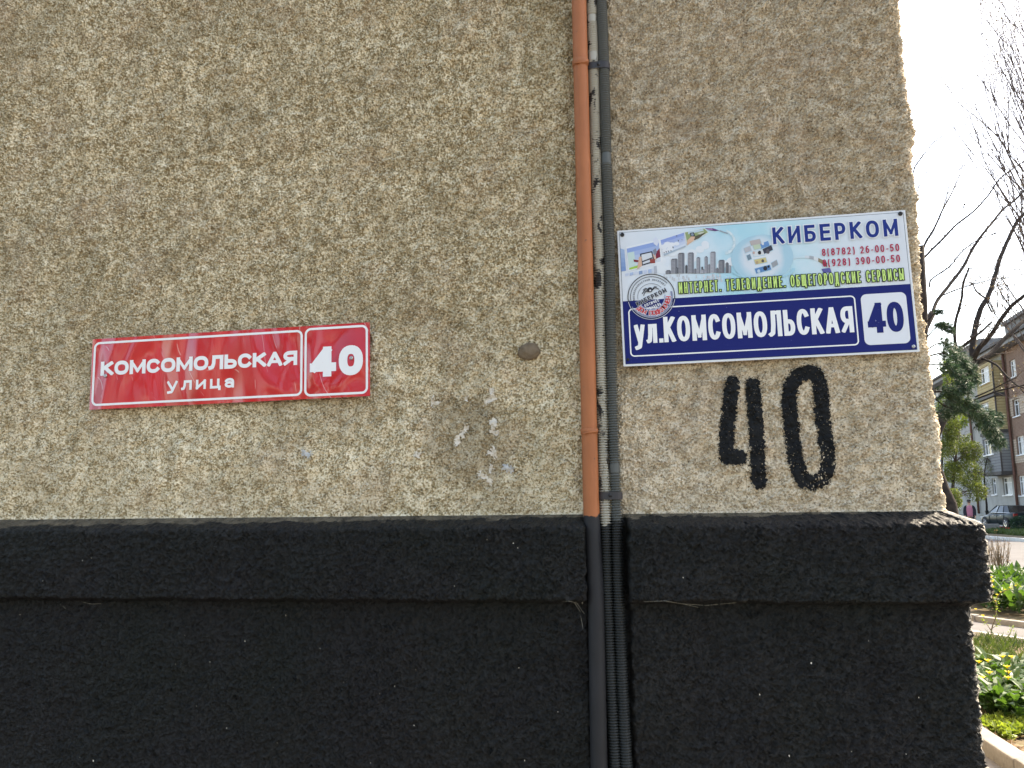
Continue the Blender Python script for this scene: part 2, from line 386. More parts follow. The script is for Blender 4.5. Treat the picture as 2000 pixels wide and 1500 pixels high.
b.box(xs - 0.05, xs + 0.015, yb - 0.004, DP, 0.0, 1.451); b.box(xs - 0.05, xs + 0.040, yb - 0.004, DP, 1.452, 1.572)
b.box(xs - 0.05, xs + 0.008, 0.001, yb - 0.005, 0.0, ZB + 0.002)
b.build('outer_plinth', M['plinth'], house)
M['slate'] = simple('slate_roof', (0.09, 0.09, 0.095, 1), (0.15, 0.15, 0.15, 1), 8, 0.85)
b = MB(); e = 0.45; mx = (L + xs) / 2; my = DP / 2
rp = [(L - e, -e, HT), (xs + e, -e, HT), (xs + e, DP + e, HT), (L - e, DP + e, HT)]
r1, r2 = (L + 5, my, HT + 3.2), (xs - 5, my, HT + 3.2)
b.poly([rp[0], rp[1], r2, r1]).poly([rp[1], rp[2], r2]).poly([rp[2], rp[3], r1, r2]).poly([rp[3], rp[0], r1]).poly(rp[::-1])
b.build('roof', M['slate'], house)

# ---- marks on the plaster: ragged patches that follow its relief
def patch(name, dist_fn, bounds, mat, label=None, off=0.0010, step=0.0011, rag=0.0022, speck=0.0, seed=1):
    x0, x1, z0, z1 = bounds
    xx = np.arange(x0, x1, step); zz = np.arange(z0, z1, step)
    X, Z = np.meshgrid(xx, zz)
    Xc = (X[:-1, :-1] + X[1:, 1:]) / 2; Zc = (Z[:-1, :-1] + Z[1:, 1:]) / 2
    d = dist_fn(Xc, Zc)                                  # < 0 inside
    r = np.random.default_rng(seed); n = r.standard_normal(d.shape)
    k = np.array([0.25, 0.5, 0.25]); n2 = n
    for _ in range(2):
        n2 = np.apply_along_axis(lambda v: np.convolve(v, k, 'same'), 0, n2); n2 = np.apply_along_axis(lambda v: np.convolve(v, k, 'same'), 1, n2)
    n2 /= n2.std()
    mask = d + rag * 0.6 * n2 < 0
    if speck:
        mask |= (r.random(d.shape) < 0.30 * np.exp(-np.maximum(d, 0) / speck)) & (d < speck * 2.2)
        mask &= ~((r.random(d.shape) < 0.012))
    Y = np.min([front_y(X + a_, Z + c_) for a_ in (-.0012, 0, .0012) for c_ in (-.0012, 0, .0012)], axis=0) - off * 0.8
    o = grid_mesh(name, X, Y, Z, mat, house, mask)
    if label: o['label'] = label
    return o
def wxy(px, py): p = at(px, py, 0.0); return (p.x, p.z)
def seg_dist(paths, X, Z):
    d = np.full(X.shape, 9.0)
    for pts, hw in paths:
        for (ax, az), (bx_, bz) in zip(pts[:-1], pts[1:]):
            vx, vz = bx_ - ax, bz - az; L2 = vx * vx + vz * vz + 1e-12
            t = np.clip(((X - ax) * vx + (Z - az) * vz) / L2, 0, 1)
            d = np.minimum(d, np.hypot(X - ax - t * vx, Z - az - t * vz) - hw)
    return d
c4 = lambda x, y: wxy(1350 + x / 5.171, 690 + y / 5.171)
four = [([c4(412, 300), c4(385, 560), c4(358, 800), c4(352, 1000), c4(362, 1050), c4(490, 1055)], 0.0115), ([c4(622, 320), c4(645, 650), c4(670, 1000), c4(688, 1300)], 0.0117)]
zero = [([c4(*q) for q in ((1180, 195), (1075, 225), (1000, 330), (985, 470), (1000, 650), (1022, 850), (1045, 1050), (1085, 1210), (1140, 1290), (1230, 1310), (1330, 1275), (1375, 1180), (1375, 1050), (1358, 850), (1325, 650), (1312, 450), (1295, 300), (1240, 205), (1180, 195))], 0.0115)]
def bounds_of(paths, pad=0.022):
    q = [p for pts, _ in paths for p in pts]
    return (min(p[0] for p in q) - pad, max(p[0] for p in q) + pad, min(p[1] for p in q) - pad, max(p[1] for p in q) + pad)
patch('painted_digit', lambda X, Z: seg_dist(four, X, Z), bounds_of(four), M['spray'], 'black spray-painted digit 4', 0.0010, 0.00115, 0.0018, 0.0022, 3)
patch('painted_digit', lambda X, Z: seg_dist(zero, X, Z), bounds_of(zero), M['spray'], 'black spray-painted digit 0', 0.0010, 0.00115, 0.0018, 0.0022, 4)
c5 = lambda x, y: wxy(780 + x / 4.6875, 640 + y / 4.6875)
flakes = [([(300, 640), (310, 700), (355, 690)], 3.2), ([(630, 630), (600, 665), (640, 685)], 3.0), ([(850, 575), (860, 640), (800, 690)], 5.0),
          ([(865, 850), (875, 910), (850, 945), (885, 960)], 5.0), ([(610, 920), (570, 980)], 5.5), ([(530, 1010), (530, 1050)], 5.5),
          ([(860, 1110), (880, 1180), (820, 1150)], 4.0), ([(840, 1260), (830, 1320)], 3.6), ([(740, 1340), (800, 1380), (830, 1415)], 4.6), ([(160, 1150), (180, 1180)], 4.0)]
for i, (pts, hw) in enumerate(flakes):
    pa = [([c5(*q) for q in pts], hw * 0.86e-3)]
    patch('whitewash_flake', lambda X, Z: seg_dist(pa, X, Z), bounds_of(pa, 0.012), M['whitewash'], None, 0.0009, 0.0010, 0.0026, 0, 20 + i)
for i, (px, py, hw, w) in enumerate(((992, 915, 6, 12), (600, 886, 6, 9), (1405, 0, 0, 0))):
    if hw:
        pa = [([wxy(px - w / 2, py), wxy(px + w / 2, py + 2)], hw * 0.86e-3)]
        patch('putty_dab', lambda X, Z: seg_dist(pa, X, Z), bounds_of(pa, 0.014), M['putty'], None, 0.0011, 0.0010, 0.0030, 0, 40 + i)
# lump of dried clay
p = at(1035, 687, 0.0)
cl = empty('clay_lump', (p.x, float(front_y(p.x, p.z)), p.z))
bm = bmesh.new(); bmesh.ops.create_icosphere(bm, subdivisions=4, radius=1.0)
r_ = random.Random(3); from mathutils import noise as mn
for v in bm.verts:
    q = v.co.copy(); k = 1 + 0.16 * mn.noise(q * 1.7) + 0.07 * mn.noise(q * 5 + Vector((3, 1, 2)))
    v.co = Vector((q.x * 0.0185 * k * (1 + 0.1 * (q.z < 0)), q.y * 0.009 * k, q.z * 0.0148 * k))
me = bpy.data.meshes.new('clay_lump'); bm.to_mesh(me); bm.free(); me.polygons.foreach_set('use_smooth', [True] * len(me.polygons)); me.materials.append(M['clay'])
bpy.data.objects.remove(cl)
cl = bpy.data.objects.new('clay_lump', me); COL.objects.link(cl); cl.location = (p.x, float(front_y(p.x, p.z)) - 0.003, p.z)
setp(cl, 'round lump of dried brown clay stuck on the beige wall', 'clay lump')

# pale crumbs and dusty drips on the black plinth, cobweb strands under the belt
rk_ = random.Random(9); b = MB()
for k in range(64):
    x = rk_.uniform(-1.2, .48); z = rk_.uniform(1.14, 1.57); y = float(front_y(x, z)) - .0012; sz = rk_.choice((.0005, .0006, .0008, .0012)); el = rk_.uniform(.7, 2.2)
    b.poly([(x + sz * math.cos(a + .4 * rk_.random()) * rk_.uniform(.6, 1.1), y, z + el * sz * math.sin(a) * rk_.uniform(.6, 1.1)) for a in (0, 1.1, 2.1, 3.2, 4.2, 5.3)])
o = b.build('plaster_crumbs', M['whitewash'], house); o['kind'] = 'stuff'
M['web'] = simple('dusty_web', (0.10, 0.095, 0.08, 1), (0.17, 0.16, 0.13, 1), 60, .9)
for lb, ks in (('dusty cobweb strands under the belt right of the conduits', (((1228, 1168), (1260, 1174), (1300, 1172), (1340, 1182), (1365, 1188)), ((1300, 1173), (1330, 1180), (1380, 1184), (1460, 1176)))), ('dusty cobweb strands under the belt left of the pipe', (((1098, 1176), (1112, 1172), (1126, 1178), (1140, 1200), (1150, 1212)), ((1122, 1178), (1132, 1195), (1138, 1230)))), ('dusty cobweb strands under the belt near the left edge', (((60, 1176), (100, 1178), (120, 1190)), ((150, 1177), (172, 1181), (190, 1180))))):
    p0 = at(*ks[0][0], -.02); o = empty('cobweb', p0, lb, 'cobweb', 'cobwebs under the belt')
    for pts in ks:
        w = []
        for q in pts:
            p = at(*q, -.03); w.append(Vector((p.x, float(front_y(p.x, p.z)) - .002, p.z)) - p0)
        MB().tube(w, .0005, 4).build('strand', M['web'], o)

# ================================================================== pipe and conduits
def curve_pts(keys, Y, z_lo, z_hi, step):
    """interpolates photo control points on plane Y; returns points from top to bottom"""
    k = [at(px, py, Y) for px, py in keys]
    z = np.array([q.z for q in k])[::-1]; x = np.array([q.x for q in k])[::-1]
    zz = np.arange(z_hi, z_lo, -step)
    xx = np.interp(zz, z, x)
    w = max(1, int(0.06 / step)); ker = np.ones(w) / w
    pad = np.concatenate([np.full(w, xx[0]), xx, np.full(w, xx[-1])]); xx = np.convolve(pad, ker, 'same')[w:-w]
    return zz, xx
pt = empty('painted_pipe', (at(1150, 500, -0.02).x, -0.02, 0), 'orange painted steel pipe with a blackened lower end beside the conduits', 'pipe')
zz, xx = curve_pts(((1131, 0), (1143, 500), (1155, 1000), (1164, 1160), (1170, 1500)), -0.021, 0.02, 3.2, 0.02)
pts = [(x, -0.0205, z) for x, z in zip(xx, zz)]
MB().tube(local(pt, pts), 0.0134, 20).build('tube', M['pipe'], pt, True)
pt.children[0]['label'] = 'orange tube painted black at the plinth'
def pipe_at(z): return float(np.interp(z, zz[::-1], xx[::-1]))
for i, (py, dz, tilt) in enumerate(((125, 0.012, 0.06), (843, 0.009, -0.18))):
    c = at(1140, py, -0.02); b = MB()
    q = [(pipe_at(c.z + k) , -0.0205, c.z + k) for k in (dz / 2, -dz / 2)]
    b.tube(local(pt, q), [0.0150, 0.0146], 20); b.tube(local(pt, [(q[0][0] - 0.010, -0.036, q[1][2]), (q[0][0] + 0.0145, -0.032, q[1][2] + 0.004)]), 0.0017, 6)
    b.build('sleeve', M['pipe'], pt, True)
# rolled seam where a new length of tube starts under the upper sleeve
def conduit(name, keys, rad, label, mat, gaps):
    o = empty(name, (at(keys[0][0], 500, -0.016).x, -0.016, 0), label, 'conduit')
    pitch = 0.0043
    zz, xx = curve_pts(keys, -0.016, 1.10, 2.72, pitch / 4)
    rr = []; wob = 0.0003
    for i, z in enumerate(zz):
        smooth = any(a < z < b_ for a, b_ in gaps)
        rr.append(rad * 0.93 if smooth else rad + (0.0006, 0.0006, -0.0028, -0.0028)[i % 4])
    pts = [(x + wob * math.sin(z * 21 + rad * 900), -0.0165, z) for x, z in zip(xx, zz)]
    MB().tube(local(o, pts), rr, 14).build('corrugated_tube', mat, o, True)
    lo = [(pts[-1][0], -0.0165, 1.102)] + [(pts[-1][0] + 0.004, -0.0165, z) for z in (0.8, 0.4, 0.02)]
    MB().tube(local(o, lo), rad, 10).build('lower_tube', mat, o, True)
    MB().tube(local(o, [(pts[0][0], -0.0165, 3.2), (pts[0][0], -0.0165, 2.718)]), rad, 10).build('upper_tube', mat, o, True)
    return zz, xx
zt = lambda py: at(1180, py, -0.016).z
K1 = ((1156, 0), (1169, 500), (1175, 780), (1183, 1000), (1186, 1160), (1202, 1500))
K2 = ((1175, 0), (1190, 500), (1195, 780), (1204, 1000), (1207, 1160), (1223, 1500))
z1, x1 = conduit('corrugated_conduit', K1, 0.0095, 'pale chipped corrugated conduit next to the orange pipe', M['conduit_pale'], ((zt(120), zt(102)), (zt(45), zt(30))))
z2, x2 = conduit('corrugated_conduit', K2, 0.0095, 'dark grey corrugated conduit next to the blue sign', M['conduit_dark'], ((zt(322), zt(300)), (zt(925), zt(905))))
M['tape'] = simple('black_tape', (0.018, 0.019, 0.022, 1), (0.04, 0.042, 0.045, 1), 40, 0.35)
for py, g in ((131, 'brown metal clamp near the top of both conduits'), (968, 'brown metal clamp on both conduits just above the plinth')):
    z = zt(py); xa = float(np.interp(z, z1[::-1], x1[::-1])); xb = float(np.interp(z, z2[::-1], x2[::-1]))
    o = empty('conduit_clamp', ((xa + xb) / 2, -0.0165, z), g, 'clamp')
    b = MB(); hw = 0.0062; n = 10; out = []
    for k in range(n + 1): w = math.pi / 2 + math.pi * k / n; out.append((xa + math.cos(w) * 0.0112, -0.0165 + math.sin(w) * 0.0112))
    mid = (xa + xb) / 2
    lo_ = [(xa + math.cos(w) * 0.0112, -0.0165 + math.sin(w) * 0.0112) for w in (-math.pi / 2 + 0.5,)]
    for k in range(n + 1): w = -math.pi / 2 + math.pi * k / n; out.append((xb + math.cos(w) * 0.0112, -0.0165 + math.sin(w) * 0.0112))
    dz_ = 0.0008
    for i in range(len(out)):
        (ax, ay), (bx_, by_) = out[i], out[(i + 1) % len(out)]
        b.poly(local(o, [(ax, ay, z - hw - dz_), (bx_, by_, z - hw), (bx_, by_, z + hw), (ax, ay, z + hw - dz_)]))
    b.build('band', M['clamp'], o, True)
    MB().lathe([(0.003, 0), (0.003, 0.0025), (0.0015, 0.004)], 10, Matrix.Translation((0, -0.0095, 0)) @ Matrix.Rotation(R(90), 4, 'X')).build('screw', M['black_metal'], o)

# ================================================================== lettering: stroked glyphs united by triangulation
def arc(cx, cy, rx, ry, a0, a1, n=14, e=1.0):
    o = []
    for i in range(n + 1):
        a = R(a0 + (a1 - a0) * i / n); c, s_ = math.cos(a), math.sin(a)
        o.append((cx + rx * math.copysign(abs(c) ** e, c), cy + ry * math.copysign(abs(s_) ** e, s_)))
    return o
O_ = arc(.5, .5, .5, .5, 0, 360, 32, 0.86)
def bowl(y0, y1, right=True, xr=1.0):
    r_ = (y1 - y0) / 2; cx = xr - min(0.5, 0.62 * xr)
    p = [(0, y1), (cx, y1)] + arc(cx, (y0 + y1) / 2, xr - cx, r_, 90, -90, 10, 0.9) + [(0, y0)]
    return p if right else [(1 - x, y) for x, y in p]
V0, V1 = [(0, 0), (0, 1)], [(1, 0), (1, 1)]
GL = {
 'К': (.68, [V0, [(0, .42), (.95, 1)], [(.30, .58), (1, 0)]]), 'О': (.76, [O_]), '0': (.58, [O_]), 'М': (.84, [V0, V1, [(0, 1), (.5, .12)], [(1, 1), (.5, .12)]]),
 'С': (.70, [arc(.52, .5, .52, .5, 38, 322, 26, 0.88)]), 'Л': (.72, [V1, [(.28, 1), (1, 1)], [(.28, 1), (.24, .4), (.14, .06), (-.08, 0)]]),
 'Ь': (.64, [V0, bowl(0, .56)]), 'А': (.76, [[(.0, 0), (.47, 1)], [(1, 0), (.53, 1)], [(.22, .26), (.78, .26)]]), 'Я': (.70, [V1, bowl(.42, 1, False), [(.62, .42), (.0, 0)]]),
 'Б': (.66, [V0, [(0, 1), (.92, 1)], bowl(0, .57)]), 'Е': (.62, [V0, [(0, 0), (1, 0)], [(0, 1), (1, 1)], [(0, .52), (.92, .52)]]), 'Р': (.64, [V0, bowl(.4, 1)]),
 'И': (.72, [V0, V1, [(0, 0), (1, 1)]]), 'Й': (.72, [V0, V1, [(0, 0), (1, 1)], [(.3, 1.2), (.7, 1.2)]]), 'Н': (.70, [V0, V1, [(0, .5), (1, .5)]]), 'Т': (.64, [[(.5, 0), (.5, 1)], [(0, 1), (1, 1)]]),
 'В': (.66, [V0, bowl(.53, 1, True, .92), bowl(0, .53)]), 'Д': (.76, [[(.82, 0), (.82, 1)], [(.3, 1), (.82, 1)], [(.3, 1), (.26, .4), (.14, 0)], [(0, 0), (1, 0)], [(0, 0), (0, -.18)], [(1, 0), (1, -.18)]]),
 'Щ': (.94, [V0, [(.45, 0), (.45, 1)], [(.9, 0), (.9, 1)], [(0, 0), (1, 0)], [(1, 0), (1, -.16)]]), 'Г': (.56, [V0, [(0, 1), (1, 1)]]), 'Ы': (.86, [V0, bowl(0, .56, True, .62), V1]), 'П': (.70, [V0, V1, [(0, 1), (1, 1)]]),
 'Ч': (.66, [V1, [(0, 1), (0, .6), (.2, .45), (1, .45)]]), 'Ю': (.95, [V0, [(0, .5), (.3, .5)], arc(.65, .5, .35, .5, 0, 360, 26, .88)]),
 '4': (.62, [[(.76, 0), (.76, 1)], [(.72, 1), (.0, .26)], [(0, .24), (1.04, .24)]]), '2': (.56, [arc(.5, .7, .48, .3, 165, -35, 14) + [(0, .0)], [(0, 0), (1, 0)]]),
 '3': (.56, [arc(.46, .75, .44, .25, 150, -90, 12), arc(.46, .26, .52, .26, 90, -150, 14)]), '5': (.56, [[(.95, 1), (.12, 1), (.06, .52)], [(.06, .5)] + arc(.46, .31, .5, .31, 110, -150, 16)]),
 '6': (.58, [arc(.5, .31, .5, .31, 0, 360, 22), arc(.62, .42, .62, .58, 178, 75, 12)]), '7': (.56, [[(0, 1), (1, 1), (.34, 0)]]), '8': (.58, [arc(.5, .76, .43, .24, 0, 360, 20), arc(.5, .26, .5, .26, 0, 360, 20)]),
 '9': (.58, [arc(.5, .69, .5, .31, 0, 360, 22), arc(.38, .58, .62, .58, -2, -105, 12)]), '(': (.34, [arc(1.2, .45, 1.2, .72, 130, 230, 10)]), ')': (.34, [arc(-.2, .45, 1.2, .72, 50, -50, 10)]), '-': (.36, [[(0, .36), (1, .36)]]),
 '.': (.20, [[(0.5, -.001), (0.5, .001)]]), ' ': (.34, []),
 'у': (.62, [[(0, .70), (.52, .02)], [(1, .70), (.46, -.20), (.05, -.24)]]), 'л': (.60, [[(1, 0), (1, .70)], [(.28, .70), (1, .70)], [(.28, .70), (.24, .3), (.12, .02), (-.05, 0)]]), 'и': (.58, [[(0, 0), (0, .70)], [(1, 0), (1, .70)], [(0, .02), (1, .68)]]),
 'ц': (.62, [[(0, 0), (0, .70)], [(.85, 0), (.85, .70)], [(0, 0), (1, 0)], [(1, 0), (1, -.15)]]), 'а': (.58, [arc(.45, .5, .45, .20, 165, 0, 8) + [(.9, 0)], arc(.42, .2, .42, .2, 0, 360, 16)]),
}
def clip(poly, x0, x1, y0, y1):
    for ax_, lim, sg in ((0, x0, 1), (0, x1, -1), (1, y0, 1), (1, y1, -1)):
        out = []
        for i in range(len(poly)):
            a, b = poly[i - 1], poly[i]; da, db = sg * (a[ax_] - lim), sg * (b[ax_] - lim)
            if (da < 0) != (db < 0):
                t = da / (da - db); out.append((a[0] + t * (b[0] - a[0]), a[1] + t * (b[1] - a[1])))
            if db >= 0: out.append(b)
        poly = out
        if not poly: return []
    return poly
def stroke_polys(pts, w, closed=False):
    if len(pts) > 2: pts = [p for i, p in enumerate(pts) if i == 0 or (abs(p[0] - pts[i - 1][0]) + abs(p[1] - pts[i - 1][1])) > 1e-4]
    out = []; k = len(pts)
    for i in range(k - 1):
        a, b = Vector(pts[i]), Vector(pts[i + 1]); d = b - a
        if d.length < 1e-6: d = Vector((0, 1e-3))
        d = d.normalized(); n = Vector((-d.y, d.x)) * w / 2
        if i == 0 and not closed: a = a - d * w / 2
        if i == k - 2 and not closed: b = b + d * w / 2
        out.append([tuple(a + n), tuple(b + n), tuple(b - n), tuple(a - n)][::-1])
        if i < k - 2 or closed:
            out.append([(b.x + math.cos(2 * math.pi * j / 10 + .3) * w / 2, b.y + math.sin(2 * math.pi * j / 10 + .3) * w / 2) for j in range(10)])
    return out
_gc = {}
def glyph(ch, Wd, w, grow=0.0):
    """triangles of a glyph of cap height 1, width Wd, stroke w; grow fattens it for outlines"""
    key = (ch, round(Wd, 3), round(w, 3), round(grow, 3))
    if key in _gc: return _gc[key]
    polys = []
    for si, st in enumerate(GL[ch][1]):
        wf = w * {'М2': .78, 'М3': .78, 'И2': .8, 'Я2': .9, 'А2': .8}.get(ch + str(si), 1.0)
        if len(st) == 2 and st[0][1] == st[1][1] and Wd < .5: wf = w * .85
        pts = [(w / 2 + x * (Wd - w), w / 2 + y * (1 - w) if y >= 0 else w / 2 + y) for x, y in st]
        closed = len(pts) > 8 and abs(pts[0][0] - pts[-1][0]) + abs(pts[0][1] - pts[-1][1]) < 1e-4
        ylo = min(0, min(y for _, y in st)) - grow; yhi = max(1, max(y for _, y in st)) + grow
        for q in stroke_polys(pts, wf + 2 * grow, closed):
            c = clip(q, (-.1 if ch in 'Лл' else 0) - grow, Wd + (.1 if ch == 'К' else .02) + grow, ylo, yhi) if ch.isupper() or ch in '4720ул' else q
            if len(c) >= 3: polys.append(c)
    vs, fs = [], []
    for q in polys:
        fs.append(list(range(len(vs), len(vs) + len(q)))); vs += [Vector(p) for p in q]
    if not vs: _gc[key] = ([], []); return _gc[key]
    ov, oe, of, _, _, orf = delaunay_2d_cdt(vs, [], fs, 0, 1e-5)
    tri = [f for f, g in zip(of, orf) if g]
    _gc[key] = ([(v.x, v.y) for v in ov], tri); return _gc[key]
def text_layout(txt, total, height, gap, w):
    rel = [GL[c][0] for c in txt]; T = total / height; g = gap
    nsp = len(txt) - 1
    k = (T - g * nsp) / sum(rel)
    x = 0; out = []
    for c, r_ in zip(txt, rel):
        out.append((c, x, r_ * k)); x += r_ * k + g
    return out
def add_text(b, txt, u0, u1, v0, height, y, gap, w, color, grow=0.0, xf=None):
    for c, x, wd in text_layout(txt, u1 - u0, height, gap, w):
        if c == ' ': continue
        if c == '.': wd = max(wd, w)
        vs, tri = glyph(c, wd, w, grow)
        base = len(b.v)
        for p in vs:
            q = (u0 + (x + p[0]) * height, v0 + p[1] * height)
            if xf: q = xf(q)
            b.v.append((q[0], y, q[1]))
        for t in tri:
            b.f.append(tuple(base + i for i in t)); b.m.append(0); b.c.append(color)
def rrect_path(u0, u1, v0, v1, r_, n=7):
    o = []
    for cx, cy, a in ((u1 - r_, v1 - r_, 0), (u0 + r_, v1 - r_, 90), (u0 + r_, v0 + r_, 180), (u1 - r_, v0 + r_, 270)):
        for i in range(n + 1): w = R(a + 90 * i / n); o.append((cx + r_ * math.cos(w), cy + r_ * math.sin(w)))
    return o
def add_frame(b, u0, u1, v0, v1, r_, t, y, color):
    a = rrect_path(u0, u1, v0, v1, r_); c = rrect_path(u0 + t, u1 - t, v0 + t, v1 - t, max(r_ - t, .0004))
    for i in range(len(a)):
        j = (i + 1) % len(a); b.poly([(a[i][0], y, a[i][1]), (c[i][0], y, c[i][1]), (c[j][0], y, c[j][1]), (a[j][0], y, a[j][1])], 0, color)
def add_fill(b, path, y, color): b.poly([(p[0], y, p[1]) for p in path], 0, color)
def face_front(o):                       # make every flat print face look out of the wall
    bm = bmesh.new(); bm.from_mesh(o.data)
    for f in bm.faces:
        if f.normal.y > 0: f.normal_flip()
    bm.to_mesh(o.data); bm.free(); return o

def sign_frame(corners, Y):
    c = [at(px, py, Y) for px, py in corners]              # tl tr br bl
    u = ((c[1] - c[0]) + (c[2] - c[3])).normalized(); Wd = ((c[1] - c[0]).length + (c[2] - c[3]).length) / 2; Hh = ((c[0] - c[3]).length + (c[1] - c[2]).length) / 2
    v = Vector((-u.z, 0, u.x)); cen = sum(c, Vector()) / 4; o = cen - u * Wd / 2 - v * Hh / 2
    th = math.atan2(u.z, u.x)
    def uv(px, py): q = at(px, py, Y) - o; return (q.dot(u), q.dot(v))
    return o, th, Wd, Hh, uv
def screw(parent, u, v, y, rad, mat):
    b = MB(); T = Matrix.Translation((u, y, v)) @ Matrix.Rotation(R(90), 4, 'X')
    b.lathe([(rad, 0), (rad, rad * .35), (rad * .7, rad * .65), (rad * .32, rad * .66), (rad * .3, rad * .3)], 14, T)
    return b.build('screw', mat, parent, True)

WHITE = (0.78, 0.77, 0.75)
# ---------------------------------------------------------------- red street sign
Yr = -0.0135
o_, th, RW, RH, ruv0 = sign_frame(((180, 662.5), (722, 629.5), (722.5, 773), (175.5, 800.5)), Yr)
rs = empty('street_sign', o_, 'scratched red street sign with white lettering and number 40', 'sign'); rs.rotation_euler = (0, -th, 0)
ru = lambda x, y: ruv0(160 + x / 3.448, 610 + y / 3.448)
TH = 0.0012
b = MB(); nx_, nz_ = 40, 10
# thin tin plate, a little wavy
def wav(u, v): return 0.0007 * math.sin(u * 23 + 1) * math.cos(v * 19) + 0.0004 * math.sin(u * 61 + v * 20)
for i in range(nx_):
    for j in range(nz_):
        q = [(RW * (i + a) / nx_, RH * (j + c) / nz_) for a, c in ((0, 0), (1, 0), (1, 1), (0, 1))]
        b.poly([(u, wav(u, v) * 0.0 - 0.0, v) for u, v in q])
b2 = MB().box(0, RW, 0.0, TH, 0, RH)
po = b2.build('plate', M['red'], rs)
b = MB(); lv = -0.0003
f1 = [ru(78, 208), ru(1485, 112), ru(1487, 556), ru(68, 638)]
mid = lambda a, c, i: (a[i] + c[i]) / 2
add_frame(b, mid(f1[0], f1[3], 0), mid(f1[1], f1[2], 0), mid(f1[2], f1[3], 1), mid(f1[0], f1[1], 1), 0.0115, 0.0040, lv, WHITE)
f2 = [ru(1499, 104), ru(1926, 87), ru(1927, 548), ru(1499, 568)]
add_frame(b, mid(f2[0], f2[3], 0), mid(f2[1], f2[2], 0), mid(f2[2], f2[3], 1), mid(f2[0], f2[1], 1), 0.0115, 0.0040, lv, WHITE)
face_front(b.build('border_line', M['print_red'], rs, color=True))
def box_of(fn, l, r_, bl, tl):            # photo points: left x/right x, baselines and tops at both ends
    u0 = fn(l, bl[0])[0]; u1 = fn(r_, bl[1])[0]; v0 = (fn(l, bl[0])[1] + fn(r_, bl[1])[1]) / 2; v1 = (fn(l, tl[0])[1] + fn(r_, tl[1])[1]) / 2
    return u0, u1, v0, v1
def text_part(parent, name, txt, box, y, gap, w, color, mat, grow=0.0, label=None):
    b = MB(); u0, u1, v0, v1 = box
    add_text(b, txt, u0, u1, v0, v1 - v0, y, gap, w, color, grow)
    o = face_front(b.build(name, mat, parent, color=True))
    if label: o['label'] = label
    return o
text_part(rs, 'lettering', 'КОМСОМОЛЬСКАЯ', box_of(ru, 125, 1450, (430, 352), (335, 256)), lv, .075, .26, WHITE, M['print_red'])
u0, u1, v0, v1 = box_of(ru, 572, 1030, (530, 505), (470, 446))
text_part(rs, 'lettering', 'улица', (u0, u1, v0, v0 + (v1 - v0) / .70), lv, .34, .20, WHITE, M['print_red'])
text_part(rs, 'lettering', '40', box_of(ru, 1535, 1893, (433, 425), (232, 222)), lv, .11, .29, WHITE, M['print_red'])
screw(rs, *ru(160, 428), -0.0003, 0.0034, M['zinc']); screw(rs, *ru(1815, 308), -0.0003, 0.0034, M['zinc'])

# ---------------------------------------------------------------- blue provider sign
Yb = -0.0135
o_, th, BW, BH, buv0 = sign_frame(((1205.5, 451), (1769, 409.5), (1795.5, 687.5), (1217.3, 715.6)), Yb)
bs = empty('address_sign', o_, 'large blue and white advertising address sign above the sprayed 40', 'sign'); bs.rotation_euler = (0, -th, 0)
bu = lambda x, y: buv0(1190 + x / 3.2258, 400 + y / 3.2258)
cu = lambda x, y: buv0(1200 + x / 6.25, 430 + y / 6.25)
MB().box(0, BW, 0.0, 0.003, 0, BH).build('plate', M['plate_white'], bs, bevel=0.0006)
DBLUE = (0.007, 0.013, 0.125); LV = lambda k: -0.00025 * k
mg = 0.0042
vline = (bu(82, 607)[1] + bu(1898, 500)[1]) / 2
b = MB(); add_frame(b, mg - .0007, BW - mg + .0007, mg - .0007, BH - mg + .0007, .0008, .0007, LV(1), (0.06, 0.07, 0.10))
face_front(b.build('border_line', M['print'], bs, color=True))
b = MB(); add_fill(b, [(mg, vline), (BW - mg, vline), (BW - mg, BH - mg), (mg, BH - mg)], LV(1), (1, 1, 1)); face_front(b.build('sky_print', M['backdrop'], bs))
b = MB(); add_fill(b, [(mg, mg), (BW - mg, mg), (BW - mg, vline), (mg, vline)], LV(1), DBLUE); face_front(b.build('blue_panel', M['print'], bs, color=True))
b = MB()
f1 = [bu(118, 655), bu(1552, 570), bu(1571, 887), bu(133, 957)]
add_frame(b, mid(f1[0], f1[3], 0), mid(f1[1], f1[2], 0), mid(f1[2], f1[3], 1), mid(f1[0], f1[1], 1), 0.0075, 0.0022, LV(2), WHITE)
face_front(b.build('border_line', M['print'], bs, color=True))
f2 = [bu(1585, 565), bu(1872, 549), bu(1894, 870), bu(1607, 887)]
b = MB(); add_fill(b, rrect_path(mid(f2[0], f2[3], 0), mid(f2[1], f2[2], 0), mid(f2[2], f2[3], 1), mid(f2[0], f2[1], 1), 0.009), LV(2), (0.68, 0.69, 0.71))
face_front(b.build('number_panel', M['print'], bs, color=True))
text_part(bs, 'lettering', '40', box_of(bu, 1633, 1863, (806, 803), (616, 612)), LV(3), .06, .20, DBLUE, M['print'])
text_part(bs, 'lettering', 'КОМСОМОЛЬСКАЯ', box_of(bu, 347, 1545, (864, 806), (704, 640)), LV(2), .07, .165, WHITE, M['print'])
kb = box_of(bu, 347, 1545, (864, 806), (704, 640))
text_part(bs, 'lettering', 'ул.', (bu(160, 870)[0], bu(337, 862)[0], kb[2], kb[3]), LV(2), .07, .16, WHITE, M['print'])
box = box_of(bu, 1032, 1821, (248, 199), (142, 92))
text_part(bs, 'lettering_outline', 'КИБЕРКОМ', box, LV(6), .24, .185, (.70, .71, .73), M['print'], 0.055)
text_part(bs, 'lettering', 'КИБЕРКОМ', box, LV(7), .24, .185, (0.012, 0.030, 0.185), M['print'])
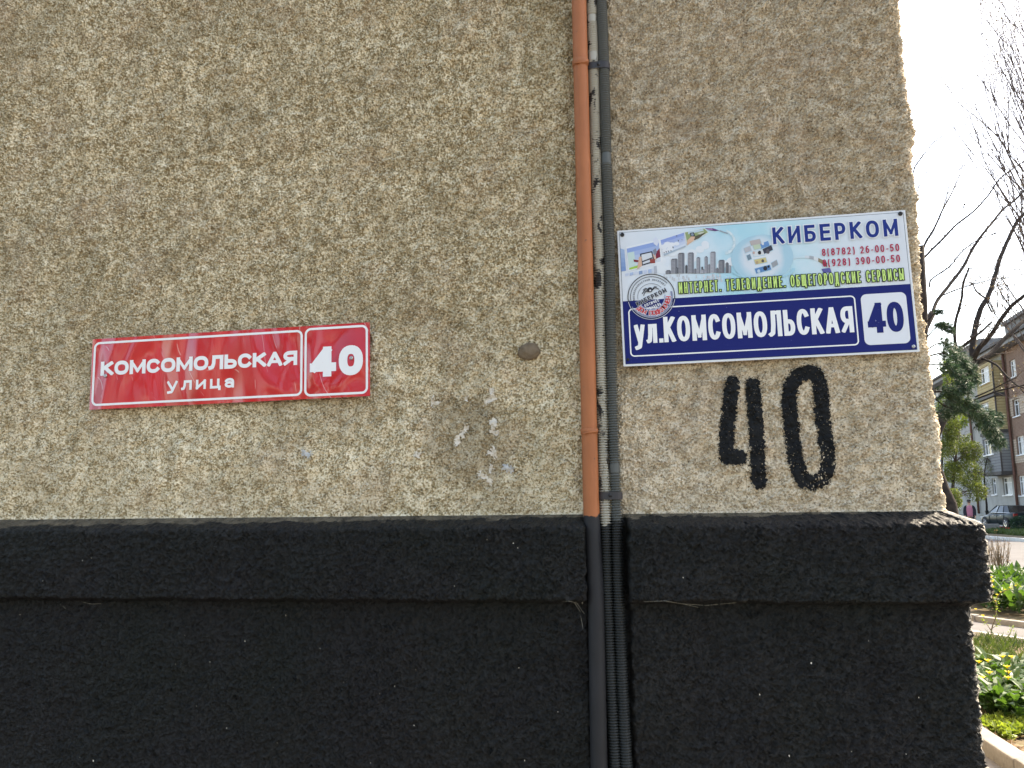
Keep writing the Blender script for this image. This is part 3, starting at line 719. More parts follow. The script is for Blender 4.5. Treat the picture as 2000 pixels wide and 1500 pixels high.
for t, l, r_, bl, tl in (('8(8782) 26-00-50', 1340, 1827, (322, 295), (277, 249)), ('8(928) 390-00-50', 1345, 1832, (391, 363), (345, 317))):
    box = box_of(bu, l, r_, bl, tl); text_part(bs, 'phone_number', t, box, LV(7), .22, .15, (0.40, 0.022, 0.062), M['print'])
box = box_of(bu, 440, 1856, (560, 474), (489, 404))
text_part(bs, 'lettering_outline', 'ИНТЕРНЕТ. ТЕЛЕВИДЕНИЕ. ОБЩЕГОРОДСКИЕ СЕРВИСЫ', box, LV(6), .17, .108, (0.012, 0.022, 0.010), M['print'], 0.07)
text_part(bs, 'lettering', 'ИНТЕРНЕТ. ТЕЛЕВИДЕНИЕ. ОБЩЕГОРОДСКИЕ СЕРВИСЫ', box, LV(7), .17, .108, (0.52, 0.70, 0.20), M['print'])
# printed picture: skyline, photo ribbon, globe
b = MB(); rr = random.Random(5)
def q2(b, pts, lvl, color, fn=cu): add_fill(b, [fn(*p) for p in pts], LV(lvl), color)
for k in range(26):                        # clouds round the skyline
    cx, cy = rr.choice(((1050, 330), (1180, 400), (980, 420), (760, 420), (1400, 470), (1330, 520), (880, 500), (600, 520), (650, 600)))
    cx += rr.uniform(-70, 70); cy += rr.uniform(-50, 60); r_ = rr.uniform(28, 70)
    q2(b, [(cx + r_ * math.cos(a * .5236), cy + .8 * r_ * math.sin(a * .5236)) for a in range(12)], 2 + 0.02 * k, (.66, .69, .71))
face_front(b.build('cloud_print', M['print'], bs, color=True))['kind'] = 'stuff'
b = MB(); k = 0
for x0, y0, x1_, y1, g in ((690, 482, 770, 656, .33), (775, 412, 855, 656, .30), (865, 556, 892, 652, .12), (895, 407, 970, 656, .34), (1000, 462, 1048, 656, .38), (1100, 452, 1140, 652, .36), (1168, 397, 1236, 646, .44), (1270, 497, 1345, 650, .26), (1355, 527, 1394, 648, .20), (625, 622, 690, 662, .25), (1060, 572, 1082, 612, .1), (1140, 545, 1170, 650, .30), (1236, 592, 1270, 648, .24), (745, 585, 780, 656, .18), (970, 600, 1000, 656, .27), (1050, 605, 1100, 656, .45), (1395, 560, 1425, 648, .42)):
    sl_ = -0.062
    T = lambda x, y: (x, y + (x - x0) * sl_)
    q2(b, [T(x0, y0), T(x1_, y0), T(x1_, y1), T(x0, y1)], 3 + .02 * k, (g, g, g * 1.06)); k += 1
    q2(b, [T(x0 + (x1_ - x0) * .62, y0), T(x1_, y0), T(x1_, y1), T(x0 + (x1_ - x0) * .62, y1)], 3.5 + .01 * k, (g * .55, g * .56, g * .62))
    n = int((y1 - y0) / 17)
    for j in range(n):
        yy = y0 + 8 + j * 17
        q2(b, [T(x0 + 6, yy), T(x0 + (x1_ - x0) * .55, yy), T(x0 + (x1_ - x0) * .55, yy + 7), T(x0 + 6, yy + 7)], 4 + .01 * (k % 7), (g * .6, g * .6, g * .66))
    q2(b, [T(x0 + 10, y0 - 8), T(x1_ - 10, y0 - 8), T(x1_ - 10, y0 + 3), T(x0 + 10, y0 + 3)], 4.2, (g * .35, g * .35, g * .4))
for j in range(42):                        # reflection in the printed water
    x0 = rr.uniform(600, 1420); y0 = rr.uniform(655, 720); g = rr.uniform(.42, .62)
    q2(b, [(x0, y0), (x0 + rr.uniform(8, 26), y0 - 1), (x0 + rr.uniform(8, 26), y0 + 34), (x0, y0 + 36)], 2.6 + .008 * j, (g, g * 1.02, g * 1.05))
face_front(b.build('skyline_print', M['print'], bs, color=True))
b = MB()
def grad(pts, lvl, top, bot, n=5):         # quad tl tr br bl printed as a vertical blend
    for i in range(n):
        t0, t1 = i / n, (i + 1) / n; L_ = lambda a, c, t: (a[0] + (c[0] - a[0]) * t, a[1] + (c[1] - a[1]) * t)
        c = tuple(top[j] + (bot[j] - top[j]) * (i + .5) / n for j in range(3))
        q2(b, [L_(pts[0], pts[3], t0), L_(pts[1], pts[2], t0), L_(pts[1], pts[2], t1), L_(pts[0], pts[3], t1)], lvl, c)
grad([(72, 345), (122, 362), (142, 618), (85, 628)], 3, (.32, .42, .58), (.16, .26, .48))
q2(b, [(140, 330), (560, 232), (590, 510), (170, 625)], 3, (.70, .71, .72))
grad([(150, 350), (540, 258), (565, 505), (180, 608)], 3.3, (.20, .30, .58), (.60, .64, .66))
q2(b, [(180, 585), (300, 548), (300, 580), (182, 608)], 3.6, (.30, .50, .08)); q2(b, [(160, 400), (240, 385), (262, 560), (178, 580)], 3.5, (.48, .60, .56))
q2(b, [(312, 412), (462, 378), (492, 512), (335, 560)], 3.8, (.035, .035, .045)); q2(b, [(328, 424), (450, 396), (476, 500), (348, 540)], 4.0, (.58, .60, .62))
q2(b, [(330, 505), (460, 455), (470, 468), (336, 520)], 4.2, (.05, .05, .06)); q2(b, [(430, 480), (495, 470), (498, 525), (440, 530)], 4.2, (.28, .06, .05))
q2(b, [(502, 400), (552, 345), (562, 450), (508, 475)], 4.2, (.20, .025, .045)); q2(b, [(232, 482), (300, 490), (290, 515), (240, 512)], 4.2, (.20, .03, .04))
q2(b, [(300, 450), (330, 445), (338, 560), (275, 605), (285, 560)], 4.4, (.60, .38, .27)); q2(b, [(465, 410), (500, 440), (515, 500), (485, 470)], 4.4, (.62, .42, .32))
q2(b, [(472, 240), (505, 200), (545, 260), (520, 320), (480, 290)], 4.4, (.60, .62, .70)); q2(b, [(470, 370), (505, 345), (520, 400), (480, 440)], 4.3, (.20, .22, .26))
q2(b, [(556, 238), (852, 146), (878, 322), (596, 446)], 3.1, (.70, .71, .72))
grad([(562, 246), (848, 154), (872, 318), (602, 438)], 3.5, (.20, .28, .58), (.60, .65, .70))
for x, y, s_ in ((600, 330, 46), (650, 300, 50), (700, 300, 40), (620, 380, 40), (760, 290, 34), (680, 350, 40)):
    q2(b, [(x + s_ * math.cos(a * .785), y + s_ * .7 * math.sin(a * .785)) for a in range(8)], 3.8 + x * 1e-4, (.68, .69, .71))
for x, y, s_ in ((715, 335, 13), (760, 195, 10), (780, 252, 12), (825, 242, 8), (608, 400, 10), (632, 390, 12), (658, 382, 11), (690, 375, 10)):
    q2(b, [(x - s_ * .6, y - s_), (x + s_ * .7, y - s_ * .3), (x + s_ * .2, y + s_), (x - s_ * .4, y + s_ * .4)], 4.2, (.07, .08, .09))
grad([(600, 420), (868, 312), (872, 328), (604, 442)], 4.3, (.25, .32, .38), (.45, .52, .58), 2)
q2(b, [(856, 146), (1100, 98), (1152, 150), (884, 312)], 3.1, (.66, .68, .66)); q2(b, [(862, 152), (1095, 104), (1142, 150), (890, 290)], 3.5, (.26, .32, .15))
q2(b, [(900, 140), (1080, 110), (1090, 130), (900, 175)], 3.8, (.45, .55, .60)); q2(b, [(975, 200), (1120, 150), (1030, 225), (970, 250)], 3.9, (.10, .09, .06)); q2(b, [(1010, 160), (1100, 140), (1060, 185)], 3.9, (.50, .52, .42))
q2(b, [(918, 158), (968, 150), (985, 195), (935, 210)], 4.1, (.03, .03, .035)); q2(b, [(930, 165), (960, 160), (972, 188), (942, 196)], 4.3, (.22, .27, .33)); q2(b, [(888, 250), (940, 200), (985, 205), (965, 255), (885, 310)], 4.4, (.62, .40, .28))
q2(b, [(1100, 98), (1200, 100), (1282, 128), (1230, 135), (1150, 122)], 3.6, (.13, .05, .17)); q2(b, [(1125, 108), (1190, 106), (1200, 118), (1150, 118)], 3.9, (.42, .26, .46))
for i in range(9):                          # ribbon curling into the globe
    a0, a1 = R(75 - i * 17), R(75 - (i + 1) * 17 - 1); pt_ = lambda a, r_: (1330 + r_ * 1.0 * math.cos(a), 270 - r_ * 1.05 * math.sin(a))
    q2(b, [pt_(a0, 150), pt_(a1, 150), pt_(a1, 118 - i), pt_(a0, 130)], 3.2 + .02 * i, (.60, .68, .70) if i % 2 else (.52, .63, .66))
q2(b, [(1285, 122), (1385, 160), (1380, 170), (1280, 136)], 3.9, (.30, .32, .36))
for k_ in range(7):
    x = 130 + k_ * 56; q2(b, [(x, 655 - k_ * 10), (x + 44, 646 - k_ * 10), (x + 46, 590 + 25 - k_ * 6 + 60), (x + 2, 690 - k_ * 8)], 3.0, ((.50, .55, .66), (.36, .44, .60), (.56, .60, .68), (.22, .30, .45))[k_ % 4])
q2(b, [(480, 565), (515, 558), (520, 650), (486, 655)], 3.4, (.38, .40, .44))
face_front(b.build('photo_strip_print', M['print'], bs, color=True))
# globe
gc = bu(962, 335); b = MB()
for j in range(1):
    add_fill(b, [(0.0505 * math.cos(2 * math.pi * i / 40), 0.0405 * math.sin(2 * math.pi * i / 40)) for i in range(40)], 0, (1, 1, 1))
g = face_front(b.build('globe_print', M['globe'], bs)); g.location = (gc[0], LV(3.3), gc[1])
b = MB(); tiles = [((1675, 385), (1815, 360), (.60, .62, .62)), ((1695, 480), (1850, 450), (.55, .46, .22)), ((1705, 590), (1900, 540), (.10, .22, .42)), ((1800, 350), (1920, 300), (.05, .05, .07)), ((1760, 290), (1880, 250), (.12, .25, .48)), ((1680, 300), (1780, 280), (.45, .52, .38)), ((1570, 340), (1660, 310), (.42, .42, .44)), ((1605, 430), (1660, 410), (.16, .22, .26)), ((1905, 520), (1985, 480), (.30, .31, .32)), ((1640, 250), (1780, 225), (.42, .37, .35))]
for i, ((x0, y0), (x1_, y1), c) in enumerate(tiles):
    hh = 72
    q2(b, [(x0, y0), (x1_, y1), (x1_ + 22, y1 + hh), (x0 + 22, y0 + hh)], 4 + .05 * i, (.42, .58, .66)); q2(b, [(x0 + 7, y0 + 6), (x1_ - 6, y1 + 6), (x1_ + 14, y1 + hh - 8), (x0 + 27, y0 + hh - 8)], 4.7 + .05 * i, c)
for x, y, s_, c in ((1770, 400, 22, (.03, .03, .03)), (1700, 400, 16, (.5, .35, .3)), (1740, 520, 18, (.42, .30, .18)), (1810, 500, 18, (.1, .09, .08)), (1840, 590, 26, (.03, .03, .04)), (1880, 570, 14, (.02, .02, .03)), (1760, 625, 20, (.45, .55, .62)), (1810, 290, 16, (.6, .62, .65)), (1870, 385, 26, (.11, .1, .11))):
    q2(b, [(x + s_ * math.cos(a), y + s_ * math.sin(a) * 1.2) for a in (0.3, 1.2, 2.4, 3.3, 4.4, 5.5)], 5.6, c)
face_front(b.build('globe_tile_print', M['print'], bs, color=True))
b = MB()
for i in range(10):                         # second ribbon on the right, below the phone numbers
    t0, t1 = i / 10, (i + 1) / 10
    pa = lambda t, o2: bu(1120 + 280 * t, 350 - 62 * math.sin(t * 2.0) + 95 * t * t + o2 * (.2 + t))
    add_fill(b, [pa(t0, 0), pa(t1, 0), pa(t1, 26), pa(t0, 26)], LV(3.2), ((.34, .36, .38), (.62, .64, .64), (.26, .20, .12), (.12, .10, .09), (.55, .58, .60))[i % 5] if i > 3 else (.50, .62, .66))
add_fill(b, [bu(*q) for q in ((1335, 405), (1390, 398), (1400, 425), (1350, 430))], LV(3.6), (.10, .10, .28))
for i in range(20):                         # orbit ring under the globe
    a0, a1 = R(200 + i * 8), R(200 + (i + 1) * 8); pa = lambda a, k: bu(965 + (205 * k) * math.cos(a), 400 - 75 * k * math.sin(a) * 1.0)
    add_fill(b, [pa(a0, 1), pa(a1, 1), pa(a1, .9), pa(a0, .9)], LV(5.8), (.34, .56, .64))
face_front(b.build('ribbon_print', M['print'], bs, color=True))
# round transparent sticker
sc_ = buv0(1220 + 780 / 15, 530 + 745 / 15); SR = 0.0398
def ring_part(b, r0, r1, a0, a1, lvl, c, n=48):
    for i in range(n):
        w0, w1 = R(a0 + (a1 - a0) * i / n), R(a0 + (a1 - a0) * (i + 1) / n)
        b.poly([(sc_[0] + r * math.cos(w), LV(lvl), sc_[1] + r * math.sin(w)) for r, w in ((r0, w0), (r1, w0), (r1, w1), (r0, w1))], 0, c)
GR = (.03, .03, .035); LG = (.46, .47, .52)
b = MB()
ring_part(b, SR * .965, SR, -10, 190, 6, GR); ring_part(b, SR * .975, SR, 190, 350, 6, LG)
ring_part(b, SR * .86, SR * .885, 38, 190, 6, GR); ring_part(b, SR * .82, SR * .90, 215, 372, 6, (.22, .24, .34)); ring_part(b, SR * .905, SR * .92, 205, 340, 6, LG)
ring_part(b, SR * .56, SR * .58, 40, 190, 6, (.14, .14, .15)); ring_part(b, SR * .55, SR * .59, 215, 365, 6, (.36, .37, .52)); ring_part(b, SR * .935, SR * .95, 185, 350, 6, (.02, .02, .03))
so_ = face_front(b.build('sticker', M['print'], bs, color=True)); so_['label'] = 'round transparent seal sticker with rings'
def sticker_text(txt, r_, a0, a1, hgt, c, lvl, inward=False, w=.2, grow=0.0):
    b = MB(); n = len(txt)
    for i, ch in enumerate(txt):
        if ch == ' ': continue
        a = R(a0 + (a1 - a0) * (i / (n - 1)))
        wd = GL[ch][0]; vs, tri = glyph(ch, wd, w, grow); base = len(b.v)
        ca, sa = math.cos(a), math.sin(a); rad = Vector((ca, sa)); up = -rad if inward else rad; rt = Vector((up.y, -up.x))
        for p in vs:
            q = Vector(sc_) + rad * r_ + rt * ((p[0] - wd / 2) * hgt) + up * ((p[1] - .5) * hgt); b.v.append((q.x, LV(lvl), q.y))
        for t in tri: b.f.append(tuple(base + k for k in t)); b.m.append(0); b.c.append(c)
    o = face_front(b.build('sticker_lettering', M['print'], bs, color=True)); o.parent = so_
sticker_text('ВЫСОКОСКОРОСТНОЙ ИНТЕРНЕТ', SR * .74, 188, 38, SR * .075, GR, 6.2)
sticker_text('ДОМ ПОДКЛЮЧЕН', SR * .715, 222, 352, SR * .20, (.66, .66, .68), 6.2, True, .2, .09)
sticker_text('ДОМ ПОДКЛЮЧЕН', SR * .715, 222, 352, SR * .20, (.55, .05, .06), 6.6, True, .2)
def sticker_line(txt, cx, cy, wd, hgt, angd, c, lvl, gap=.22, grow=0.0):
    b = MB(); a = R(angd); ca, sa = math.cos(a), math.sin(a)
    xf = lambda q: (sc_[0] + cx + q[0] * ca - q[1] * sa, sc_[1] + cy + q[0] * sa + q[1] * ca)
    add_text(b, txt, -wd / 2, wd / 2, -hgt / 2, hgt, LV(lvl), gap, .21, c, grow, xf)
    o = face_front(b.build('sticker_lettering', M['print'], bs, color=True)); o.parent = so_
sticker_line('КИБЕРКОМ', 0, -SR * .02, SR * 1.38, SR * .20, 24, (.55, .56, .60), 6.4, .24, .05); sticker_line('КИБЕРКОМ', 0, -SR * .02, SR * 1.38, SR * .20, 24, GR, 6.8, .24)
sticker_line('ОПТИЧЕС', SR * .0, -SR * .28, SR * .66, SR * .125, 20, (.7, .7, .72), 6.6); sticker_line('КАБЕЛЬ', SR * .14, -SR * .42, SR * .5, SR * .125, 20, (.7, .7, .72), 6.6)
b = MB()                                   # spider emblem
bod = [(.16 * math.cos(w * .5236), .15 * math.sin(w * .5236)) for w in range(12)]
EM = lambda x, y: (sc_[0] + SR * (x - .04), sc_[1] + SR * (y + .30))
add_fill(b, [EM(x * .7 , y * .75) for x, y in bod], LV(6.4), GR); add_fill(b, [EM(x * .28 + .01, y * .28 - .03) for x, y in bod], LV(6.8), (.6, .6, .62))
for pts_ in ([(-.05, -.05), (-.2, .02), (-.34, -.16)], [(-.05, -.08), (-.2, -.06), (-.28, -.24)], [(.05, -.05), (.22, .08), (.38, .0)], [(.08, -.02), (.2, .13), (.3, .10)], [(-.04, .0), (-.18, .08), (-.3, .0)]):
    for (ax, ay), (bx_, by_) in zip(pts_[:-1], pts_[1:]):
        d = Vector((bx_ - ax, by_ - ay)).normalized(); n = Vector((-d.y, d.x)) * .017
        add_fill(b, [EM(ax + n.x, ay + n.y), EM(bx_ + n.x, by_ + n.y), EM(bx_ - n.x, by_ - n.y), EM(ax - n.x, ay - n.y)], LV(6.5), GR)
o = face_front(b.build('sticker_emblem', M['print'], bs, color=True)); o.parent = so_
for (x, y), m_, r_ in (((82, 190), M['black_metal'], .0036), ((1833, 57), M['black_metal'], .0036), ((1915, 893), M['zinc'], .0030), ((118, 975), M['black_metal'], .0026)):
    screw(bs, *bu(x, y), LV(2), r_, m_)

# ================================================================== ground, paths, street
def ground_mat(name, cols, scale, bump=0.5, dist=0.03, rough=0.95):
    m = MT(name, rough, 0.15); co = m.co()
    f = m.math('ADD', m.math('MULTIPLY', m.noise(scale, 5, 0.6, co), 0.6), m.math('MULTIPLY', m.noise(scale * 7, 4, 0.6, co, 0, 3), 0.4))
    k = len(cols); m.col(m.ramp(f, [(0.32 + 0.36 * i / (k - 1), c) for i, c in enumerate(cols)]))
    m.bump(m.noise(scale * 9, 4, 0.6, co), bump, dist); return m.m
M['soil'] = ground_mat('soil', ((0.07, 0.052, 0.034, 1), (0.13, 0.10, 0.062, 1), (0.075, 0.085, 0.032, 1)), 1.3)
M['asphalt'] = ground_mat('asphalt', ((0.105, 0.10, 0.098, 1), (0.15, 0.145, 0.142, 1)), 0.9, 0.25, 0.008)
M['concrete'] = ground_mat('concrete', ((0.15, 0.14, 0.125, 1), (0.23, 0.215, 0.195, 1)), 3.0, 0.3, 0.01)
M['kerb'] = ground_mat('kerb_concrete', ((0.17, 0.155, 0.135, 1), (0.29, 0.27, 0.24, 1)), 4.0, 0.35, 0.01)
M['kerb_white'] = ground_mat('whitewashed_kerb', ((0.48, 0.46, 0.42, 1), (0.68, 0.66, 0.62, 1)), 5.0, 0.3, 0.01)
def struct(name, b, mat, **k): o = b.build(name, mat, **k); o['kind'] = 'structure'; return o
struct('ground', MB().poly([(-600, -600, 0), (900, -600, 0), (900, 1200, 0), (-600, 1200, 0)]), M['soil'])
struct('forecourt_pavement', MB().poly([(-12, -14, .004), (2.2, -14, .004), (2.2, -0.02, .004), (-12, -0.02, .004)]), M['asphalt'])
struct('side_pavement', MB().poly([(0.55, -0.018, .004), (2.2, -0.018, .004), (2.2, 14, .004), (0.55, 14, .004)]), M['concrete'])
# garden kerb beside the house, single stones
nk = empty('garden_kerb', (2.2, 0, 0), 'pale concrete kerb stones along the flower bed beside the house', 'kerb')
kst = None
for i in range(14):
    y = -3.9 + i * 1.01
    if kst is None:
        kst = MB().box(0, .13, 0, 1.0, -.05, .105).build('kerb_stone', M['kerb'], nk, bevel=.012); k_ = kst
    else:
        k_ = kst.copy(); COL.objects.link(k_)
    k_.location = (random.uniform(-.006, .006), y, random.uniform(-.006, .004)); k_.rotation_euler = (0, 0, random.uniform(-.006, .006))
# diagonal footpath with two narrow kerbs
pa, pb = gnd(1904, 1203, .08), gnd(2000, 1215, .08)
dp = (pb - pa); dp.z = 0; dp.normalize(); npth = Vector((-dp.y, dp.x, 0))
if npth.y > 0: npth = -npth                      # towards the camera
near_ = gnd(1908, 1241, .0); wpth = (near_ - pa).dot(npth)
P0 = Vector((pa.x, pa.y, 0)) - dp * 9; 
struct('footpath', MB().poly([P0 + Vector((0, 0, .006)), P0 + dp * 22 + Vector((0, 0, .006)), P0 + dp * 22 + npth * wpth + Vector((0, 0, .006)), P0 + npth * wpth + Vector((0, 0, .006))][::-1]), M['asphalt'])
for off, wd_, lab, hh in ((-.11, .11, 'narrow pale kerb on the far side of the footpath', .085), (wpth, .06, 'thin whitewashed kerb on the near side of the footpath', .05)):
    e_ = empty('path_kerb', P0 + npth * off, lab, 'kerb'); first = None
    for i in range(22):
        Mx = Matrix(((dp.x, npth.x, 0, 0), (dp.y, npth.y, 0, 0), (0, 0, 1, 0), (0, 0, 0, 1)))
        if first is None:
            first = MB().box(0, .985, 0, wd_, -.05, hh, M=Mx).build('kerb_stone', M['kerb'] if wd_ > .1 else M['kerb_white'], e_, bevel=.008); q = first
        else: q = first.copy(); COL.objects.link(q)
        q.location = dp * (i * 1.0) + Vector((0, 0, random.uniform(-.008, .006)))
# street parallel to the side of the house
RX0, RX1 = 7.6, 16.2
struct('road', MB().poly([(RX0, -60, .008), (RX1, -60, .008), (RX1, 260, .008), (RX0, 260, .008)]), M['asphalt'])
rk = empty('road_kerb', (RX1, 34, 0), 'sunlit whitish kerb on the far side of the road', 'kerb'); first = None
for i in range(16):
    if first is None: first = MB().box(0, .18, 0, 1.97, -.05, .14).build('kerb_stone', M['kerb_white'], rk, bevel=.015); q = first
    else: q = first.copy(); COL.objects.link(q)
    q.location = (random.uniform(-.012, .012), i * 2.0 - 8, random.uniform(-.012, .008))
rk2 = empty('road_kerb', (RX0 - .18, 10, 0), 'grey kerb on the near side of the road behind the shrubs', 'kerb'); first = None
for i in range(16):
    if first is None: first = MB().box(0, .18, 0, 1.97, -.05, .13).build('kerb_stone', M['kerb'], rk2, bevel=.015); q = first
    else: q = first.copy(); COL.objects.link(q)
    q.location = (0, i * 2.0, random.uniform(-.012, .008))
# verge rising gently beyond the road, and the yard in front of the far house
struct('verge', MB().poly([(RX1 + .18, -60, .11), (19.0, -60, .055), (19.0, 260, .055), (RX1 + .18, 260, .11)]), M['soil'])
struct('yard', MB().poly([(19.0, -60, .054), (60, -60, .06), (60, 260, .06), (19.0, 260, .054)]), M['asphalt'])

# ================================================================== far apartment house
UH = Vector((0.0976, 0.9952, 0)); NH = Vector((-0.9952, 0.0976, 0))   # along the facade (away), outwards
AH = Vector((25.85, 58.6, 0))
def fac(px, py, d=0.0):
    """facade coordinates (s along, z) of a pixel on the plane d metres in front of the facade"""
    r_ = ray(px, py); o = AH + NH * d; t = (o - CAM).dot(NH) / r_.dot(NH); p = CAM + r_ * t; return ((p - AH).dot(UH), p.z)
def endface(px, py, s):
    """(d outwards, z) of a pixel on the cross plane at s"""
    r_ = ray(px, py); o = AH + UH * s; t = (o - CAM).dot(UH) / r_.dot(UH); p = CAM + r_ * t; return ((p - AH).dot(NH), p.z)
MH = Matrix(((UH.x, NH.x, 0, 0), (UH.y, NH.y, 0, 0), (0, 0, 1, 0), (0, 0, 0, 1)))   # local: x along, y outwards
fh = empty('apartment_house', AH, 'four storey brick apartment house with yellow and grey clad balconies', 'building')
fh.matrix_world = Matrix.Translation(AH) @ MH
def brick(name, a, b_, mortar, sc, offy=0.5):
    m = MT(name, 0.9, 0.15); t = m.n('ShaderNodeTexBrick'); t.inputs['Scale'].default_value = 1.0
    t.inputs['Color1'].default_value = a; t.inputs['Color2'].default_value = b_; t.inputs['Mortar'].default_value = mortar
    t.inputs['Brick Width'].default_value = sc[0]; t.inputs['Row Height'].default_value = sc[1]; t.inputs['Mortar Size'].default_value = sc[2]
    c = m.co(); sp = m.sep(c); cm = m.n('ShaderNodeCombineXYZ'); m.t.links.new(m.math('ADD', sp[0], sp[1]), cm.inputs[0]); m.t.links.new(sp[2], cm.inputs[1]); m.t.links.new(cm.outputs[0], t.inputs['Vector'])
    col = m.mix(m.ramp(m.noise(0.7, 4, .6, c), ((.35, 0.), (.7, .45))), t.outputs[0], tuple(x * .62 for x in a[:3]) + (1,)); m.col(col); return m.m
M['brick_red'] = brick('red_brick', (0.20, 0.112, 0.078, 1), (0.25, 0.145, 0.10, 1), (0.30, 0.25, 0.2, 1), (.26, .09, .012))
M['brick_pale'] = brick('pale_brick', (0.46, 0.36, 0.27, 1), (0.52, 0.42, 0.33, 1), (0.25, 0.2, 0.16, 1), (.4, .17, .02))
M['siding_yellow'] = brick('yellow_siding', (0.44, 0.345, 0.18, 1), (0.42, 0.335, 0.18, 1), (0.25, 0.17, 0.07, 1), (6.0, .20, .018))
M['siding_grey'] = brick('grey_siding', (0.22, 0.22, 0.22, 1), (0.24, 0.24, 0.235, 1), (0.10, 0.10, 0.1, 1), (6.0, .20, .018))
M['render_grey'] = simple('grey_render', (0.27, 0.26, 0.235, 1), (0.36, 0.345, 0.31, 1), 1.2, .9)
M['frame_white'] = simple('white_window_frame', (0.72, 0.72, 0.71, 1), (0.8, 0.8, 0.79, 1), 3, .45)
M['frame_dark'] = simple('dark_trim', (0.05, 0.045, 0.042, 1), (0.08, 0.07, 0.065, 1), 2, .7)
M['rust'] = simple('rusty_drainpipe', (0.10, 0.045, 0.03, 1), (0.15, 0.07, 0.05, 1), 3, .7)
M['sheet'] = simple('grey_roof_sheet', (0.14, 0.14, 0.145, 1), (0.20, 0.20, 0.2, 1), .8, .6)
M['tile'] = simple('grey_roof_tiles', (0.12, 0.115, 0.11, 1), (0.2, 0.19, 0.18, 1), 4, .8)
mg_ = MT('window_glass', 0.06, 0.6, (0.03, 0.035, 0.04, 1)); mg_.col(mg_.ramp(mg_.noise(.9, 2), ((.4, (0.02, 0.024, 0.028, 1)), (.65, (0.16, 0.16, 0.15, 1))))); M['glass'] = mg_.m
M['curtain'] = simple('net_curtain', (0.55, 0.54, 0.5, 1), (0.7, 0.69, 0.66, 1), 4, .9)
def pierced(b, s0, s1, z0, z1, rects, y, depth, m=0):
    """a wall face with window openings and their reveals"""
    xs_ = sorted({s0, s1, *[r_[0] for r_ in rects], *[r_[1] for r_ in rects]}); zs_ = sorted({z0, z1, *[r_[2] for r_ in rects], *[r_[3] for r_ in rects]})
    for a, c in zip(xs_[:-1], xs_[1:]):
        for e_, g_ in zip(zs_[:-1], zs_[1:]):
            mx_, mz = (a + c) / 2, (e_ + g_) / 2
            if any(r_[0] < mx_ < r_[1] and r_[2] < mz < r_[3] for r_ in rects): continue
            b.poly([(a, y, e_), (c, y, e_), (c, y, g_), (a, y, g_)], m)
    for r_ in rects:
        a, c, e_, g_ = r_; yi = y - depth
        for q in ([(a, y, e_), (a, yi, e_), (a, yi, g_), (a, y, g_)], [(c, y, e_), (c, y, g_), (c, yi, g_), (c, yi, e_)], [(a, y, e_), (c, y, e_), (c, yi, e_), (a, yi, e_)], [(a, y, g_), (a, yi, g_), (c, yi, g_), (c, y, g_)]): b.poly(q, m)
def window(parent, a, c, e_, g_, y, mull=1, curtain=False, sill=True):
    """frame, pane, sill set inside an opening; y is the outer wall face"""
    t = .07; yo, yi = y - .10, y - .17; b = MB()
    b.box(a, a + t, yi, yo, e_, g_).box(c - t, c, yi, yo, e_, g_).box(a + t, c - t, yi, yo, g_ - t, g_).box(a + t, c - t, yi, yo, e_, e_ + t)
    for k in range(mull):
        x = a + (c - a) * (k + 1) / (mull + 1); b.box(x - .03, x + .03, yi + .005, yo - .004, e_ + t, g_ - t)
    b.box(a + t, c - t, yi + .01, yo - .01, e_ + (g_ - e_) * .68, e_ + (g_ - e_) * .68 + .05)
    w = b.build('window', M['frame_white'], parent)
    MB().poly([(a, yi + .03, e_), (c, yi + .03, e_), (c, yi + .03, g_), (a, yi + .03, g_)]).build('pane', M['glass'], w)
    if curtain: MB().poly([(a, yi + .036, e_), (a + (c - a) * .75, yi + .036, e_), (a + (c - a) * .75, yi + .036, g_), (a, yi + .036, g_)]).build('curtain', M['curtain'], w)
    if sill: MB().box(a - .06, c + .06, y - .1, y + .10, e_ - .07, e_ - .002).build('sill', M['frame_white'], w)
zr = fac(2000, 665)[1]                                  # eaves
fl = [0.3, 3.55, 6.75, 9.95]
sE = fac(1977, 860)[0]                                  # near end of the balcony stack
ZE = zr
# openings on the right part, one axis of windows, from the photograph
def rect(px0, px1, py0, py1, d=0.0):
    s_a = fac(px0, (py0 + py1) / 2, d)[0]; s_b = fac(px1, (py0 + py1) / 2, d)[0]; zt_ = fac((px0 + px1) / 2, py0, d)[1]; zb_ = fac((px0 + px1) / 2, py1, d)[1]
    return (min(s_a, s_b), max(s_a, s_b), zb_, zt_)
right = [rect(1972, 1984, 702, 737), rect(1979, 1992, 779, 813), rect(1986, 2001, 851, 888), rect(1990, 2003, 929, 968)]
pitchx = 3.3
rects = []
for r_ in right:
    rects.append(r_)
    for k in (1, 2, 3): rects.append((r_[0] - pitchx * k, r_[1] - pitchx * k, r_[2], r_[3]))
S_NEAR = -14.0; S_FAR = 44.0
b = MB(); pierced(b, S_NEAR, sE, 0.2, ZE, rects, 0.0, .22)
wl = b.build('wall', M['brick_red'], fh); wl['label'] = 'red brick wall with paler bands'
for z0, z1 in ((0.2, 2.2), (4.3, 5.9), (7.5, 8.7)):                     # paler brick bands, 3 cm proud, between the openings
    rs_ = [r_ for r_ in rects if r_[2] < z1 and r_[3] > z0]
    cut = []
    for r_ in rs_: cut.append((r_[0] - .02, r_[1] + .02, max(z0, r_[2] - .09), min(z1, r_[3] + .02)))
    b = MB(); pierced(b, S_NEAR, sE, z0, z1, cut, .03, .03); b.build('brick_band', M['brick_pale'] if z0 > 1 else M['render_grey'], fh)
for i, r_ in enumerate(rects): window(fh, *r_, 0.0, 1, i % 3 != 1)
